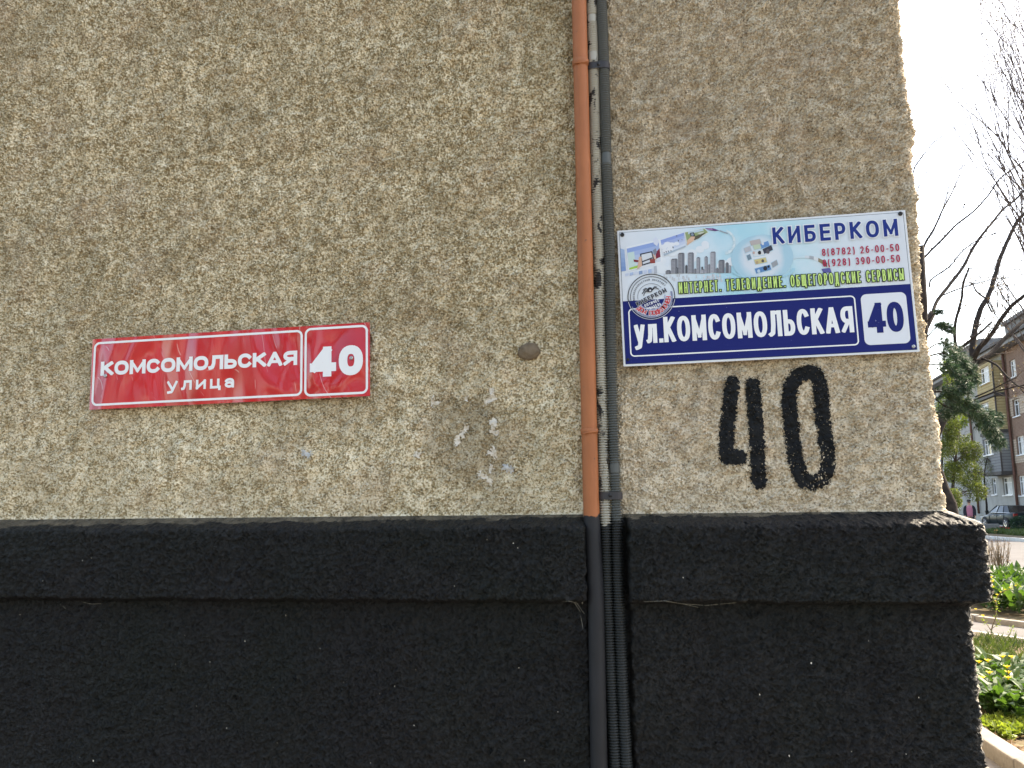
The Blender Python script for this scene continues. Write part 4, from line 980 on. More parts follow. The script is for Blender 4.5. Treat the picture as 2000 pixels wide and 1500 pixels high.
# wall behind and beyond the balconies
gr_rects = [rect(1959, 1977, 932, 967), rect(1938, 1946, 934, 966), rect(1912, 1924, 936, 962)]
gr_rects = [(a, c, e_, g_) for a, c, e_, g_ in gr_rects]
g2 = []
for k in range(6):
    for z in fl: g2.append((sE + 14 + k * 4, sE + 15.6 + k * 4, z + .9, z + 2.3))
s_bf = fac(1905, 800, 1.0)[0]
base_rects = [r_ for r_ in gr_rects if r_[0] > sE + .02] + g2
b = MB(); pierced(b, sE, S_FAR, 0.2, ZE, base_rects, 0.0, .22); b.build('wall', M['render_grey'], fh)
for i, r_ in enumerate(base_rects): window(fh, *r_, 0.0, 1, i % 2 == 0)
b = MB(); b.poly([(S_NEAR, -11, .2), (S_NEAR, 0, .2), (S_NEAR, 0, ZE), (S_NEAR, -11, ZE)]).poly([(S_FAR, 0, .2), (S_FAR, -11, .2), (S_FAR, -11, ZE), (S_FAR, 0, ZE)]).poly([(S_FAR, -11, .2), (S_NEAR, -11, .2), (S_NEAR, -11, ZE), (S_FAR, -11, ZE)])
b.build('rear_wall', M['brick_red'], fh)
# clad balconies, storeys two to four
dB = max(.8, min(2.6, endface(1942, 740, sE)[0]))
sF = fac(1907, 745, dB)[0]; print('BAY', sE, dB, sF, zr)
ez = lambda py: endface(1955 + (py - 760) * .1, py, sE)[1]
zs = [(ez(920), ez(843), 'siding_grey', (1918, 1939, 858, 889)), (ez(838), ez(774), 'siding_yellow', (1911, 1931, 783, 808)), (ez(766), ez(703), 'siding_yellow', (1914, 1932, 716, 749))]
for k, (z0, z1, mt, wr) in enumerate(zs):
    wa = rect(*wr, dB); ws = [(max(wa[0], sE + .3), min(wa[1], sF - .2), max(wa[2], z0 + .3), min(wa[3], z1 - .15))]
    b = MB(); pierced(b, sE, sF, z0, z1, ws, dB, .18)
    b.poly([(sE, 0, z0), (sE, dB, z0), (sE, dB, z1), (sE, 0, z1)]).poly([(sF, dB, z0), (sF, 0, z0), (sF, 0, z1), (sF, dB, z1)])
    bo = b.build('balcony', M[mt], fh); bo['label'] = ('grey', 'yellow', 'upper yellow')[k] + ' clad balcony box'
    for w_ in ws: q = window(bo, *w_, dB, 2, k == 2)
    MB().box(sE - .05, sF + .05, .0, dB + .08, z0 - .22, z0 - .002).build('balcony_slab', M['frame_dark'], bo)
    MB().box(sE - .03, sE + .05, dB - .05, dB + .04, z0, z1).build('corner_trim', M['frame_dark'], bo)
for px_, s_off in ((1963, -.25), (1925, None)):
    s_ = sE + s_off if s_off is not None else sE + 8.5
    b = MB(); d_ = .16 if s_off is not None else .16
    b.tube([(s_, d_, ZE - .2), (s_, d_, 8), (s_, d_, 4), (s_, d_, .35)], .09, 8); b.build('drainpipe', M['rust'], fh, True)
# eaves, roof, dormers
b = MB(); b.box(S_NEAR - .5, S_FAR + .5, -11.4, .75, ZE + .02, ZE + .42); b.build('cornice', M['sheet'], fh)
b = MB(); b.box(S_NEAR - .55, S_FAR + .55, .75, .92, ZE + .3, ZE + .46); b.build('gutter', M['frame_dark'], fh)
b = MB(); zr0, zr1 = ZE + .43, ZE + 3.0
b.poly([(S_NEAR - .5, .75, zr0), (S_FAR + .5, .75, zr0), (S_FAR - 3, -5.5, zr1), (S_NEAR + 3, -5.5, zr1)]).poly([(S_FAR + .5, -11.4, zr0), (S_NEAR - .5, -11.4, zr0), (S_NEAR + 3, -5.5, zr1), (S_FAR - 3, -5.5, zr1)])
b.poly([(S_NEAR - .5, -11.4, zr0), (S_NEAR - .5, .75, zr0), (S_NEAR + 3, -5.5, zr1)]).poly([(S_FAR + .5, .75, zr0), (S_FAR + .5, -11.4, zr0), (S_FAR - 3, -5.5, zr1)])
ro = b.build('roof', M['sheet'], fh)
MB().box(-2.4, 2.2, -3.6, -.6, ZE + .9, ZE + 2.0).box(-2.6, 2.4, -3.8, -.4, ZE + 2.01, ZE + 2.25).build('roof_box', M['tile'], ro)
b = MB(); b.box(7.6, 13.6, -3.2, -.4, ZE + .9, ZE + 2.2)
d0 = b.build('dormer', M['tile'], ro)
for k in range(10): MB().tube([(7.6 + k * .64, -.2, ZE + 2.24), (8.2 + k * .64, -.2, ZE + 2.24)], [.11, .14], 8).build('ridge_tile', M['sheet'], d0)

# ================================================================== trees
M['bark'] = simple('dark_bark', (0.022, 0.018, 0.016, 1), (0.045, 0.036, 0.03, 1), 9, .95, .1, .6, .02)
M['bark_grey'] = simple('grey_bark', (0.085, 0.072, 0.062, 1), (0.14, 0.12, 0.105, 1), 9, .95, .1, .6, .02)
M['twig'] = simple('twig_bark', (0.075, 0.058, 0.05, 1), (0.13, 0.10, 0.085, 1), 6, .9, .1)
M['pine'] = leafmat('pine_needles', (0.015, 0.036, 0.021, 1), (0.045, 0.085, 0.042, 1), (1.0, 1.1, .8, 1), .25)
M['spring_leaf'] = leafmat('spring_leaves', (0.05, 0.068, 0.018, 1), (0.16, 0.19, 0.045, 1), (1.1, 1.15, .5, 1), .45)
M['broad_leaf'] = leafmat('broad_leaves', (0.030, 0.068, 0.020, 1), (0.070, 0.125, 0.038, 1), (1.2, 1.3, .45, 1), .4, 3.0, .5)
M['grass'] = leafmat('grass_blades', (0.035, 0.06, 0.018, 1), (0.085, 0.115, 0.035, 1), (1.1, 1.2, .5, 1), .3)
M['low_leaf'] = leafmat('low_yellow_green_leaves', (0.12, 0.17, 0.03, 1), (0.24, 0.29, 0.06, 1), (1.1, 1.15, .5, 1), .45)
M['dry_leaf'] = leafmat('dry_leaves', (0.15, 0.095, 0.05, 1), (0.34, 0.25, 0.15, 1), (1.1, .9, .6, 1), .25)
M['petal'] = leafmat('yellow_petals', (0.62, 0.48, 0.02, 1), (0.75, 0.62, 0.06, 1), (1.2, 1.1, .4, 1), .45)
M['petal_red'] = leafmat('red_petals', (0.45, 0.03, 0.03, 1), (0.55, 0.05, 0.05, 1), (1.2, .6, .6, 1), .3)
M['bud'] = leafmat('buds', (0.11, 0.09, 0.06, 1), (0.20, 0.16, 0.09, 1), (1, .9, .6, 1), .3)
RG = random.Random(21)
def rv(): return Vector((RG.uniform(-1, 1), RG.uniform(-1, 1), RG.uniform(-1, 1)))
def wiggle(p0, p1, n, amp):
    return [p0.lerp(p1, i / n) + (rv() * amp if 0 < i < n else Vector()) for i in range(n + 1)]
def twigs(b, p, d, ln, r_, depth, spread=.55, up=.15, tips=None, n=3):
    """a forking twig; tips collects end points"""
    pts = [p]; q = p; dd = d.normalized()
    for i in range(n):
        dd = (dd + rv() * .16 + Vector((0, 0, up * .3))).normalized(); q = q + dd * (ln / n); pts.append(q)
    b.tube(pts, [r_ * (1 - .6 * i / n) for i in range(n + 1)], 4 if r_ < .02 else 6, cap=False)
    if tips is not None and depth <= 1: tips += pts[1:]
    if depth <= 0: return
    for k in range(RG.choice((2, 3, 3))):
        t = RG.uniform(.3, 1.0); i = min(n - 1, int(t * n)); s_ = pts[i].lerp(pts[i + 1], t * n - i)
        nd = (dd + rv() * spread + Vector((0, 0, up))).normalized()
        twigs(b, s_, nd, ln * RG.uniform(.5, .75), r_ * .55, depth - 1, spread, up, tips, n)
def leaf_quad(b, p, d, up, ln, w):
    d = d.normalized(); s_ = d.cross(up); s_ = s_.normalized() * w / 2 if s_.length > 1e-4 else Vector((w / 2, 0, 0))
    n = s_.cross(d).normalized()
    m_ = p + d * ln * .5 + n * w * .12
    b.poly([p, m_ + s_, p + d * ln, m_ - s_])
def limb_px(b, pxs, Y, w0, w1, dY=0.0, n=8, wob=.0):
    """limb through photograph points at depth Y (drifting by dY); widths in photograph pixels"""
    k = len(pxs); pts = []; rr_ = []
    for i, (x, y) in enumerate(pxs):
        t = i / (k - 1); Yi = Y + dY * t; pts.append(at(x, y, Yi)); rr_.append((w0 + (w1 - w0) * t) / 2 / FPX * (Yi + 1.4) * .78)
    sm, sr = [], []                       # Catmull-Rom so limbs bend softly
    for i in range(k - 1):
        a, b_, c, d = pts[max(i - 1, 0)], pts[i], pts[i + 1], pts[min(i + 2, k - 1)]
        for j in range(4):
            t = j / 4; sm.append(.5 * ((2 * b_) + (c - a) * t + (2 * a - 5 * b_ + 4 * c - d) * t * t + (3 * b_ - a - 3 * c + d) * t ** 3) + rv() * rr_[i] * .12); sr.append(rr_[i] + (rr_[i + 1] - rr_[i]) * t)
    sm.append(pts[-1]); sr.append(rr_[-1])
    b.tube(sm, sr, n); return sm, sr
def tree_root(name, base, label, group=None, cat='tree'):
    return empty(name, base, label, cat, group)
def reloc(b, root): b.v = [tuple(Vector(v) - root.location) for v in b.v]; return b

# --- big forked tree with dark limbs
Y1 = 27.0
base = gnd(1862, 1010, 0); base = at(1864, 1000, Y1); base.z = 0
t1 = tree_root('deciduous_tree', base, 'large dark tree with thick forked limbs, almost bare, by the wall corner')
b = MB(); tp = [base, base + Vector((-.02, 0, .5))] + [at(x, y, Y1) for x, y in ((1857, 985), (1843, 955), (1824, 900), (1826, 850), (1852, 793), (1886, 745), (1905, 712))]
b.tube(tp, [.27, .21, .18, .17, .165, .165, .16, .15, .14], 12); reloc(b, t1).build('trunk', M['bark'], t1, True)
limbs = [([(1905, 712), (1899, 690), (1903, 650), (1915, 605), (1932, 575), (1943, 540), (1955, 500), (1975, 455), (1992, 425), (2030, 395)], 15, 7, 2),
         ([(1902, 700), (1912, 680), (1935, 655), (1952, 628), (1975, 598), (2000, 578), (2040, 540)], 13, 7, -2),
         ([(1906, 708), (1935, 690), (1958, 665), (1985, 640), (2005, 622), (2050, 600)], 12, 7, 1.5),
         ([(1872, 700), (1865, 665), (1866, 630), (1878, 585), (1880, 560), (1884, 545), (1893, 522)], 8, 4, -1),
         ([(1876, 770), (1868, 735), (1868, 700)], 9, 7, 0), ([(1868, 690), (1885, 672), (1908, 655), (1938, 628)], 7, 4, -1),
         ([(1918, 700), (1945, 712), (1962, 730), (1985, 752), (2010, 760)], 6, 3, -2), ([(1962, 730), (1990, 755), (2010, 780)], 4, 2, -1), ([(1905, 775), (1935, 762), (1968, 745), (1985, 738)], 4, 2, -2),
         ([(1900, 782), (1945, 765), (1985, 755), (2010, 752)], 4, 3, -1.2), ([(1938, 610), (1930, 595), (1929, 586), (1946, 618)], 4, 3, 0), ([(1929, 585), (1908, 570), (1900, 555), (1893, 552)], 5, 2, 0)]
tips1 = []; tw = MB()
for pxs, w0, w1, dY in limbs:
    b = MB(); sm, sr = limb_px(b, pxs, Y1, w0, w1, dY); reloc(b, t1).build('limb', M['bark'], t1, True)
    for i in range(2, len(sm), 2):
        if RG.random() < .8: twigs(tw, sm[i], (sm[min(i + 1, len(sm) - 1)] - sm[i - 1]).normalized() + rv() * .9, RG.uniform(.5, 1.3), max(.009, sr[i] * .18), 2, .7, .1, tips1)
lf = MB()
for p in tips1:
    if RG.random() < .22: leaf_quad(lf, p + rv() * .05, rv(), rv(), RG.uniform(.05, .10), .04)
reloc(tw, t1).build('crown', M['twig'], t1, False); o = reloc(lf, t1).build('bud_cluster', M['bud'], t1); o['kind'] = 'stuff'

# --- slender bare tree whose branches come out from behind the wall
Y2 = 21.0
base = at(1772, 900, Y2); base.z = 0
t2 = tree_root('slender_tree', base, 'slender bare tree leaning out from behind the wall corner')
b = MB(); tp = [base] + [at(x, y, Y2) for x, y in ((1775, 900), (1782, 780), (1795, 690), (1806, 640), (1822, 610))]
b.tube(tp, [.2, .16, .13, .12, .10, .085], 10); reloc(b, t2).build('trunk', M['bark'], t2, True)
limbs = [([(1822, 610), (1832, 585), (1855, 556), (1882, 520), (1900, 485), (1925, 450), (1938, 435), (1958, 410), (1985, 388), (2020, 350)], 9, 4, 3),
         ([(1780, 690), (1783, 570), (1800, 492), (1825, 445), (1840, 412), (1852, 390), (1862, 370), (1875, 340)], 7, 2.2, 2),
         ([(1785, 600), (1796, 520), (1812, 496), (1842, 466), (1870, 437), (1900, 414), (1930, 382), (1952, 350), (1985, 325), (2005, 312)], 6, 2.5, 2),
         ([(1815, 560), (1820, 545), (1855, 520), (1880, 490), (1915, 466), (1950, 455), (1990, 448)], 4, 1.6, -2),
         ([(1770, 420), (1784, 335), (1800, 308), (1818, 285), (1832, 268)], 4, 1.2, -1), ([(1770, 470), (1788, 385), (1802, 350), (1815, 330), (1838, 300)], 3, 1.2, 1), ([(1840, 412), (1848, 385), (1858, 350), (1868, 330)], 3, 1.2, 1),
         ([(1838, 578), (1870, 565), (1912, 552), (1945, 545), (1985, 540)], 4, 1.6, 1)]
tw = MB(); tips2 = []
for pxs, w0, w1, dY in limbs:
    b = MB(); sm, sr = limb_px(b, pxs, Y2, w0, w1, dY); reloc(b, t2).build('limb', M['bark'], t2, True)
    for i in range(3, len(sm)):
        if RG.random() < .62: twigs(tw, sm[i], (sm[min(i + 1, len(sm) - 1)] - sm[i - 1]).normalized() + rv() * .7 + Vector((.1, 0, .2)), RG.uniform(.35, .95), max(.008, sr[i] * .3), 2, .6, .2, tips2)
reloc(tw, t2).build('crown', M['twig'], t2)

# --- bare poplar at the right edge of the picture, and one more beyond it
def poplar(px, Y, Ht, label, seed, nbr):
    RG.seed(seed); base = at(px, 985, Y); base.z = .05
    t = tree_root('poplar_tree', base, label, 'bare poplars'); b = MB()
    tp = wiggle(base, base + Vector((0, 0, Ht)), 10, .06); b.tube(tp, [.30 * (1 - .93 * i / 10) + .015 for i in range(11)], 8); reloc(b, t).build('trunk', M['bark_grey'], t, True)
    tw = MB(); tp_ = []
    for k in range(nbr):
        f = .12 + .84 * (k + RG.random()) / nbr; p = base + Vector((0, 0, Ht * f)); a = RG.uniform(0, 2 * math.pi)
        d = Vector((math.cos(a) * .42, math.sin(a) * .42, 1)); ln = Ht * (.20 + .10 * math.sin(f * 3.1)) * RG.uniform(.7, 1.1) * (1.15 - .6 * f)
        twigs(tw, p, d, ln, .075 * (1.1 - f), 3, .34, .26, tp_, 4)
    reloc(tw, t).build('crown', M['twig'], t)
    lf = MB()
    for p in tp_:
        if RG.random() < .8: leaf_quad(lf, p + rv() * .1, rv(), rv(), .11, .06)
    o = reloc(lf, t).build('bud_cluster', M['bud'], t); o['kind'] = 'stuff'
poplar(2112, 44, 31, 'tall bare poplar at the right edge against the sky', 5, 95)
RG.seed(33)

# --- pine boughs
Y3 = 17.0
base = at(1800, 900, Y3); base.z = 0
t3 = tree_root('pine_tree', base, 'dark green pine with drooping boughs beside the wall corner')
b = MB(); tp = [base] + [at(x, y, Y3) for x, y in ((1800, 985), (1798, 850), (1800, 700), (1803, 600), (1800, 480))]
b.tube(tp, [.2, .17, .15, .12, .09, .05], 10); reloc(b, t3).build('trunk', M['bark'], t3, True)
boughs = [([(1800, 770), (1835, 765), (1862, 772), (1890, 790), (1918, 812), (1938, 842), (1948, 868)], 3.2, 26, -.5), ([(1800, 750), (1840, 790), (1875, 800), (1905, 806), (1935, 812), (1950, 822)], 2.5, 22, .6), ([(1862, 772), (1890, 800), (1920, 830), (1940, 850)], 2.2, 24, .2),
          ([(1800, 700), (1840, 690), (1868, 702), (1890, 722), (1900, 742)], 3.0, 28, .5), ([(1800, 715), (1838, 712), (1862, 728), (1880, 748), (1885, 762)], 2.5, 26, -.6), ([(1800, 690), (1835, 670), (1860, 682), (1885, 704)], 2.5, 22, 1.0),
          ([(1800, 670), (1828, 640), (1842, 636), (1856, 645)], 2.5, 15, 0), ([(1800, 800), (1835, 806), (1858, 812)], 2.5, 20, .5), ([(1800, 640), (1826, 612), (1838, 610)], 2, 10, -.4)]
for pxs, w, tuft, dY in boughs:
    b = MB(); sm, sr = limb_px(b, pxs, Y3, w * 1.6, w * .5, dY, 6); bo = reloc(b, t3).build('bough', M['bark'], t3, True)
    nd = MB(); R_ = tuft / FPX * (Y3 + 1.4)
    for i in range(5, len(sm)):
        for _ in range(19):
            p = sm[i - 1].lerp(sm[i], RG.random()) + rv() * R_ * .42; ax_ = ((sm[i] - sm[i - 1]).normalized() + rv() * .6 + Vector((0, 0, .1))).normalized()
            for k in range(18):
                d = (ax_ + rv() * .75).normalized(); L_ = R_ * RG.uniform(.32, .62); s_ = d.cross(rv()).normalized() * .0042
                nd.poly([p - s_, p + s_, p + d * L_])
    o = reloc(nd, t3).build('needles', M['pine'], t3); o.parent = bo; o['kind'] = 'stuff'

# --- young trees in fresh leaf in front of the far house
def leafy(px, Y, blobs, label, n, seed, trunk_px, mat='spring_leaf', lsz=(.055, .10)):
    RG.seed(seed); base = at(px, 985, Y); base.z = .1
    t = tree_root('leafing_tree', base, label, 'young trees in fresh leaf'); b = MB()
    top = at(*trunk_px[-1], Y); tp = [base] + [at(x, y, Y) for x, y in trunk_px]
    b.tube(tp, [.08 - .05 * i / (len(tp) - 1) for i in range(len(tp))], 8); reloc(b, t).build('trunk', M['bark'], t, True)
    tw = MB(); lf = MB()
    for bx_, by_, rx, ry, dY in blobs:
        c = at(bx_, by_, Y + dY); sx = rx / FPX * (Y + 1.4); sz = ry / FPX * (Y + 1.4)
        near_p = min(tp, key=lambda q: (q - c).length); tw.tube(wiggle(near_p, c, 3, .15), [.035, .026, .018, .01], 5)
        for k in range(7): twigs(tw, c + rv() * sx * .2, Vector((RG.uniform(-1, 1), RG.uniform(-1, 1), RG.uniform(-.4, .8))), min(sx, sz) * .8, .012, 2, .7, .05)
        nl = int(n * rx * ry / 600)
        for k in range(nl):
            while True:
                q = rv()
                if q.length < 1 and RG.random() < .25 + .75 * q.length: break
            p = c + Vector((q.x * sx, q.y * sx * .9, q.z * sz))
            if mn.noise(p * 1.1 + Vector((seed, 0, 0))) < -.12: continue
            leaf_quad(lf, p, rv() + Vector((0, 0, -.5)), rv() + Vector((0, 0, 1)), RG.uniform(*lsz), RG.uniform(lsz[0] * .5, lsz[1] * .55))
    reloc(tw, t).build('branches', M['twig'], t); o = reloc(lf, t).build('crown', M[mat], t); o['kind'] = 'stuff'
leafy(1858, 36, ((1860, 935, 22, 34, 0), (1853, 880, 14, 30, -1.5), (1856, 835, 16, 24, -1.5), (1862, 975, 14, 20, -2), (1880, 965, 24, 22, .5), (1868, 890, 24, 30, -.6), (1893, 925, 24, 26, 1), (1905, 960, 20, 20, 0), (1870, 850, 22, 24, .5), (1895, 880, 22, 20, -.4)), 'bright green young tree in front of the far house', 2600, 41, ((1860, 960), (1866, 900), (1872, 840)))
leafy(1924, 62, ((1925, 930, 18, 18, 0), (1935, 900, 20, 12, .5), (1918, 955, 14, 16, 0), (1945, 912, 18, 9, -.5), (1915, 905, 16, 14, .6)), 'sparse young green tree next to the parked car', 900, 42, ((1927, 985), (1924, 960), (1922, 925), (1928, 895)))
leafy(1836, 48, ((1862, 755, 18, 26, 0), (1852, 720, 14, 22, .5), (1850, 800, 20, 30, -.6), (1874, 790, 14, 16, -.6), (1868, 820, 20, 20, 0)), 'yellow green tree far behind the pine boughs', 1300, 43, ((1838, 960), (1842, 850), (1852, 760)), 'low_leaf', (.10, .18))
RG.seed(55)

# --- trees across the forecourt, mirrored in the glossy signs
RG.seed(77)
for k, (x, y, hh, wd_, lb) in enumerate(((-9.5, -9.5, 7.5, 1.7, 'tree across the forecourt mirrored at the left end of the red sign'), (-6.6, -8.6, 6.5, 1.2, 'slim tree across the forecourt mirrored left of centre in the red sign'), (-4.6, -10, 8, 1.5, 'tree across the forecourt mirrored near the number of the red sign'), (-1.2, -11, 8, 1.7, 'tree across the forecourt directly behind the photographer'), (2.6, -9.5, 7, 1.6, 'tree across the forecourt mirrored in the blue sign'))):
    base = Vector((x, y, 0)); t = tree_root('forecourt_tree', base, lb, 'trees across the forecourt'); b = MB()
    tp = wiggle(base, base + Vector((RG.uniform(-.4, .4), 0, hh * .9)), 6, .12); b.tube(tp, [.2 - .15 * i / 6 for i in range(7)], 8); reloc(b, t).build('trunk', M['bark'], t, True)
    tw = MB(); lf = MB()
    for j in range(16):
        p = base + Vector((0, 0, hh * RG.uniform(.3, .9))); a = RG.uniform(0, 6.28); tps_ = []; twigs(tw, p, Vector((math.cos(a), math.sin(a), .5)), wd_ * RG.uniform(.6, 1.1), .04, 2, .6, .1, tps_)
        for q in tps_:
            for _ in range(10): leaf_quad(lf, q + rv() * .3, rv(), rv(), RG.uniform(.12, .22), .1)
    reloc(tw, t).build('branches', M['twig'], t); reloc(lf, t).build('crown', M['spring_leaf'], t)['kind'] = 'stuff'
RG.seed(56)
# --- cables and a drifting leaf against the sky
for (xa, ya), (xb, yb_), lab in (((1700, 516), (2000, 527), 'upper thin overhead cable crossing the bare branches'), ((1700, 541), (2000, 558), 'lower thin overhead cable crossing the bare branches')):
    a, c = at(xa, ya, 30), at(xb, yb_, 30); d = c - a; a = a - d * 1.2; c = c + d * 1.2
    pts = [a.lerp(c, i / 16) - Vector((0, 0, .5 * 4 * (i / 16) * (1 - i / 16) - .47)) for i in range(17)]
    o = MB().tube(pts, .012, 5).build('overhead_cable', M['frame_dark'], smooth=True); setp(o, lab, 'cable', 'overhead cables')
p = at(1884, 402, 15.0); b = MB()
for k in range(7): leaf_quad(b, p + rv() * .01, rv(), rv(), .075, .05)
twl = MB().tube([p, p + Vector((-.02, 0, -.09))], .004, 5)
lo_ = empty('dry_leaf', p, 'small dark curled leaf hanging against the white sky', 'leaf'); reloc(b, lo_).build('blade', M['bark'], lo_); reloc(twl, lo_).build('stalk', M['bark'], lo_)

# ================================================================== beds, shrubs, flowers
def broad(b, p, d, ln, w, curl=.5):
    """a long leaf folded along its midrib, arching over"""
    d = d.normalized(); s_ = d.cross(Vector((0, 0, 1))); s_ = s_.normalized() if s_.length > 1e-3 else Vector((1, 0, 0))
    pts = []; q = p; dd = d
    for i in range(4):
        pts.append(q); q = q + dd * (ln / 3); dd = (dd + Vector((0, 0, -curl * .45))).normalized()
    ws = [.25, 1.0, .8, .04]; up = s_.cross(d).normalized()
    for i in range(3):
        for sg in (-1, 1):
            a0 = pts[i]; a1 = pts[i + 1]
            b.poly([a0, a1, a1 + s_ * sg * w / 2 * ws[i + 1] + up * w * .16 * ws[i + 1], a0 + s_ * sg * w / 2 * ws[i] + up * w * .16 * ws[i]][::sg])
def flower(parent, p, sz, mat):
    b = MB()
    for k in range(6):
        a = k * math.pi / 3; leaf_quad(b, p, Vector((math.cos(a), math.sin(a), .5)), Vector((0, 0, 1)), sz, sz * .62)
    b.tube([p - Vector((0, 0, sz * .2)), p + Vector((0, 0, sz * .35))], sz * .22, 6); return reloc(b, parent).build('flower', mat, parent)
def clump(pos, n, ln, w, label, flowers=0, mat='broad_leaf', spread=.16, ht=.25, group='flowering plants in the near bed', fm='petal'):
    t = empty('flowering_plant' if flowers else 'leafy_plant', pos, label, 'plant', group); b = MB(); st = MB()
    for k in range(n):
        a = RG.uniform(0, 2 * math.pi); r_ = RG.uniform(0, spread); base = pos + Vector((math.cos(a) * r_, math.sin(a) * r_, 0)); top = base + Vector((math.cos(a) * .05, math.sin(a) * .05, RG.uniform(.05, ht)))
        st.tube([base, base.lerp(top, .5) + rv() * .01, top], [.006, .005, .003], 4, cap=False)
        broad(b, top, Vector((math.cos(a + RG.uniform(-1, 1)), math.sin(a + RG.uniform(-1, 1)), RG.uniform(.2, 1.2))), ln * RG.uniform(.6, 1.15), w * RG.uniform(.6, 1.1), RG.uniform(.3, .9))
    reloc(b, t).build('foliage', M[mat], t)
    for k in range(flowers):
        a = RG.uniform(0, 2 * math.pi); p = pos + Vector((math.cos(a) * spread * .8, math.sin(a) * spread * .8, ht + RG.uniform(.06, .16))); st.tube([pos, p], [.006, .004], 4); flower(t, p, .035, M[fm])
    reloc(st, t).build('stems', M['broad_leaf'], t); return t
near_spots = [(1925, 1395, 3), (1950, 1405, 1), (1975, 1395, 2), (1998, 1405, 2), (1938, 1372, 1), (1965, 1370, 2), (1990, 1365, 2), (2015, 1385, 1), (1955, 1345, 0), (1985, 1340, 2), (1925, 1352, 2)]
near_labels = ['broad leaved yellow flowering plant closest to the plinth corner', 'leafy plant in the front row of the bed, second from the plinth', 'yellow flowering plant in the middle of the front row', 'flowering plant at the right end of the front row of the bed', 'plant in the second row of the bed, nearest the plinth', 'flowering plant in the middle of the second row of the bed', 'flowering plant toward the right of the second row of the bed', 'flowering plant cut by the right edge of the picture', 'low leafy plant without flowers at the back of the bed', 'flowering plant at the back of the bed on the right', 'flowering plant at the back of the bed beside the plinth']
for (x, y, nf), lb in zip(near_spots, near_labels): clump(gnd(x, y), 46, .17, .075, lb, nf, spread=.22, ht=.20)
# low yellowish ground cover, leaf litter and grass
def scatter(name, n, poly_px, fn, mat, label, cat):
    b = MB(); ps = [gnd(*q) for q in poly_px]; x0, x1_ = min(p.x for p in ps), max(p.x for p in ps); y0, y1_ = min(p.y for p in ps), max(p.y for p in ps)
    k = 0
    for _ in range(n * 6):
        if k >= n: break
        x, y = RG.uniform(x0, x1_), RG.uniform(y0, y1_); ins = False
        for i in range(len(ps)):
            a, c = ps[i - 1], ps[i]
            if (a.y > y) != (c.y > y) and x < (c.x - a.x) * (y - a.y) / (c.y - a.y) + a.x: ins = not ins
        if not ins or mn.noise(Vector((x * 1.7, y * 1.7, 3))) < -.25: continue
        fn(b, Vector((x, y, 0))); k += 1
    o = b.build(name, mat); setp(o, label, cat, kind='stuff'); return o
def small_leaf(b, p): leaf_quad(b, p + Vector((0, 0, RG.uniform(.01, .06))), rv() + Vector((0, 0, .4)), rv() + Vector((0, 0, 1.5)), RG.uniform(.03, .06), .03)
def litter(b, p): leaf_quad(b, p + Vector((0, 0, RG.uniform(.004, .02))), Vector((RG.uniform(-1, 1), RG.uniform(-1, 1), RG.uniform(-.1, .3))), Vector((RG.uniform(-.3, .3), RG.uniform(-.3, .3), 1)), RG.uniform(.03, .07), RG.uniform(.02, .04))
def blade(h0, h1, w):
    def f(b, p):
        d = Vector((RG.uniform(-.5, .5), RG.uniform(-.5, .5), 1)).normalized(); hh = RG.uniform(h0, h1); s_ = Vector((RG.uniform(-1, 1), RG.uniform(-1, 1), 0)).normalized() * w
        b.poly([p - s_, p + s_, p + d * hh * .6 + s_ * .7 + Vector((d.x, d.y, 0)) * .1 * hh, p + d * hh + Vector((d.x, d.y, 0)) * .5 * hh])
    return f
scatter('ground_cover', 2600, ((1900, 1425), (1960, 1412), (2040, 1432), (2040, 1475), (1990, 1462), (1940, 1438), (1912, 1436)), small_leaf, M['low_leaf'], 'low yellow green ground cover behind the garden kerb', 'ground cover')
scatter('leaf_litter', 2600, ((1895, 1380), (1960, 1395), (2060, 1400), (2060, 1540), (2000, 1496), (1930, 1442), (1900, 1430)), litter, M['dry_leaf'], 'brown dry leaf litter along the garden kerb', 'leaf litter')
scatter('bed_grass', 1500, ((1880, 1250), (1930, 1248), (2050, 1262), (2080, 1340), (1950, 1330), (1890, 1345)), blade(.05, .16, .006), M['grass'], 'short dark grass between footpath and flower bed', 'grass')
b_far = scatter('bed_plants', 1700, ((1890, 1192), (1890, 1150), (1935, 1142), (2070, 1148), (2080, 1215), (1990, 1205)), lambda b, p: broad(b, p + Vector((0, 0, RG.uniform(.03, .28))), Vector((RG.uniform(-1, 1), RG.uniform(-1, 1), RG.uniform(.1, 1.3))), RG.uniform(.16, .34), RG.uniform(.06, .13), .6), M['broad_leaf'], 'dense green broad leaved bed between footpath and road', 'ground cover')
scatter('verge_grass', 5200, ((1900, 1046), (1945, 1039), (2060, 1039), (2070, 1057), (2000, 1050), (1930, 1044.5)), lambda b, p: blade(.12, .30, .02)(b, p + Vector((0, 0, .06))), M['grass'], 'green grass strip beyond the far road kerb', 'grass')
# dry brushy shrub by the road
p = gnd(1953, 1137); t = empty('dry_shrub', p, 'dry upright twiggy shrub at the edge of the road', 'shrub'); b = MB(); tps = []
for k in range(26):
    a = RG.uniform(0, 6.28); r_ = RG.uniform(0, .16); q = p + Vector((math.cos(a) * r_, math.sin(a) * r_, 0)); twigs(b, q, Vector((math.cos(a) * .16, math.sin(a) * .16, 1)), RG.uniform(.42, .58), .012, 2, .28, .3, tps)
reloc(b, t).build('twigs', simple('dry_twigs', (0.11, 0.085, 0.055, 1), (0.2, 0.155, 0.10, 1), 9, .9), t)
lf = MB()
for q in tps:
    if RG.random() < .5: leaf_quad(lf, q, rv(), rv(), .03, .015)
o = reloc(lf, t).build('dry_buds', M['dry_leaf'], t); o['kind'] = 'stuff'
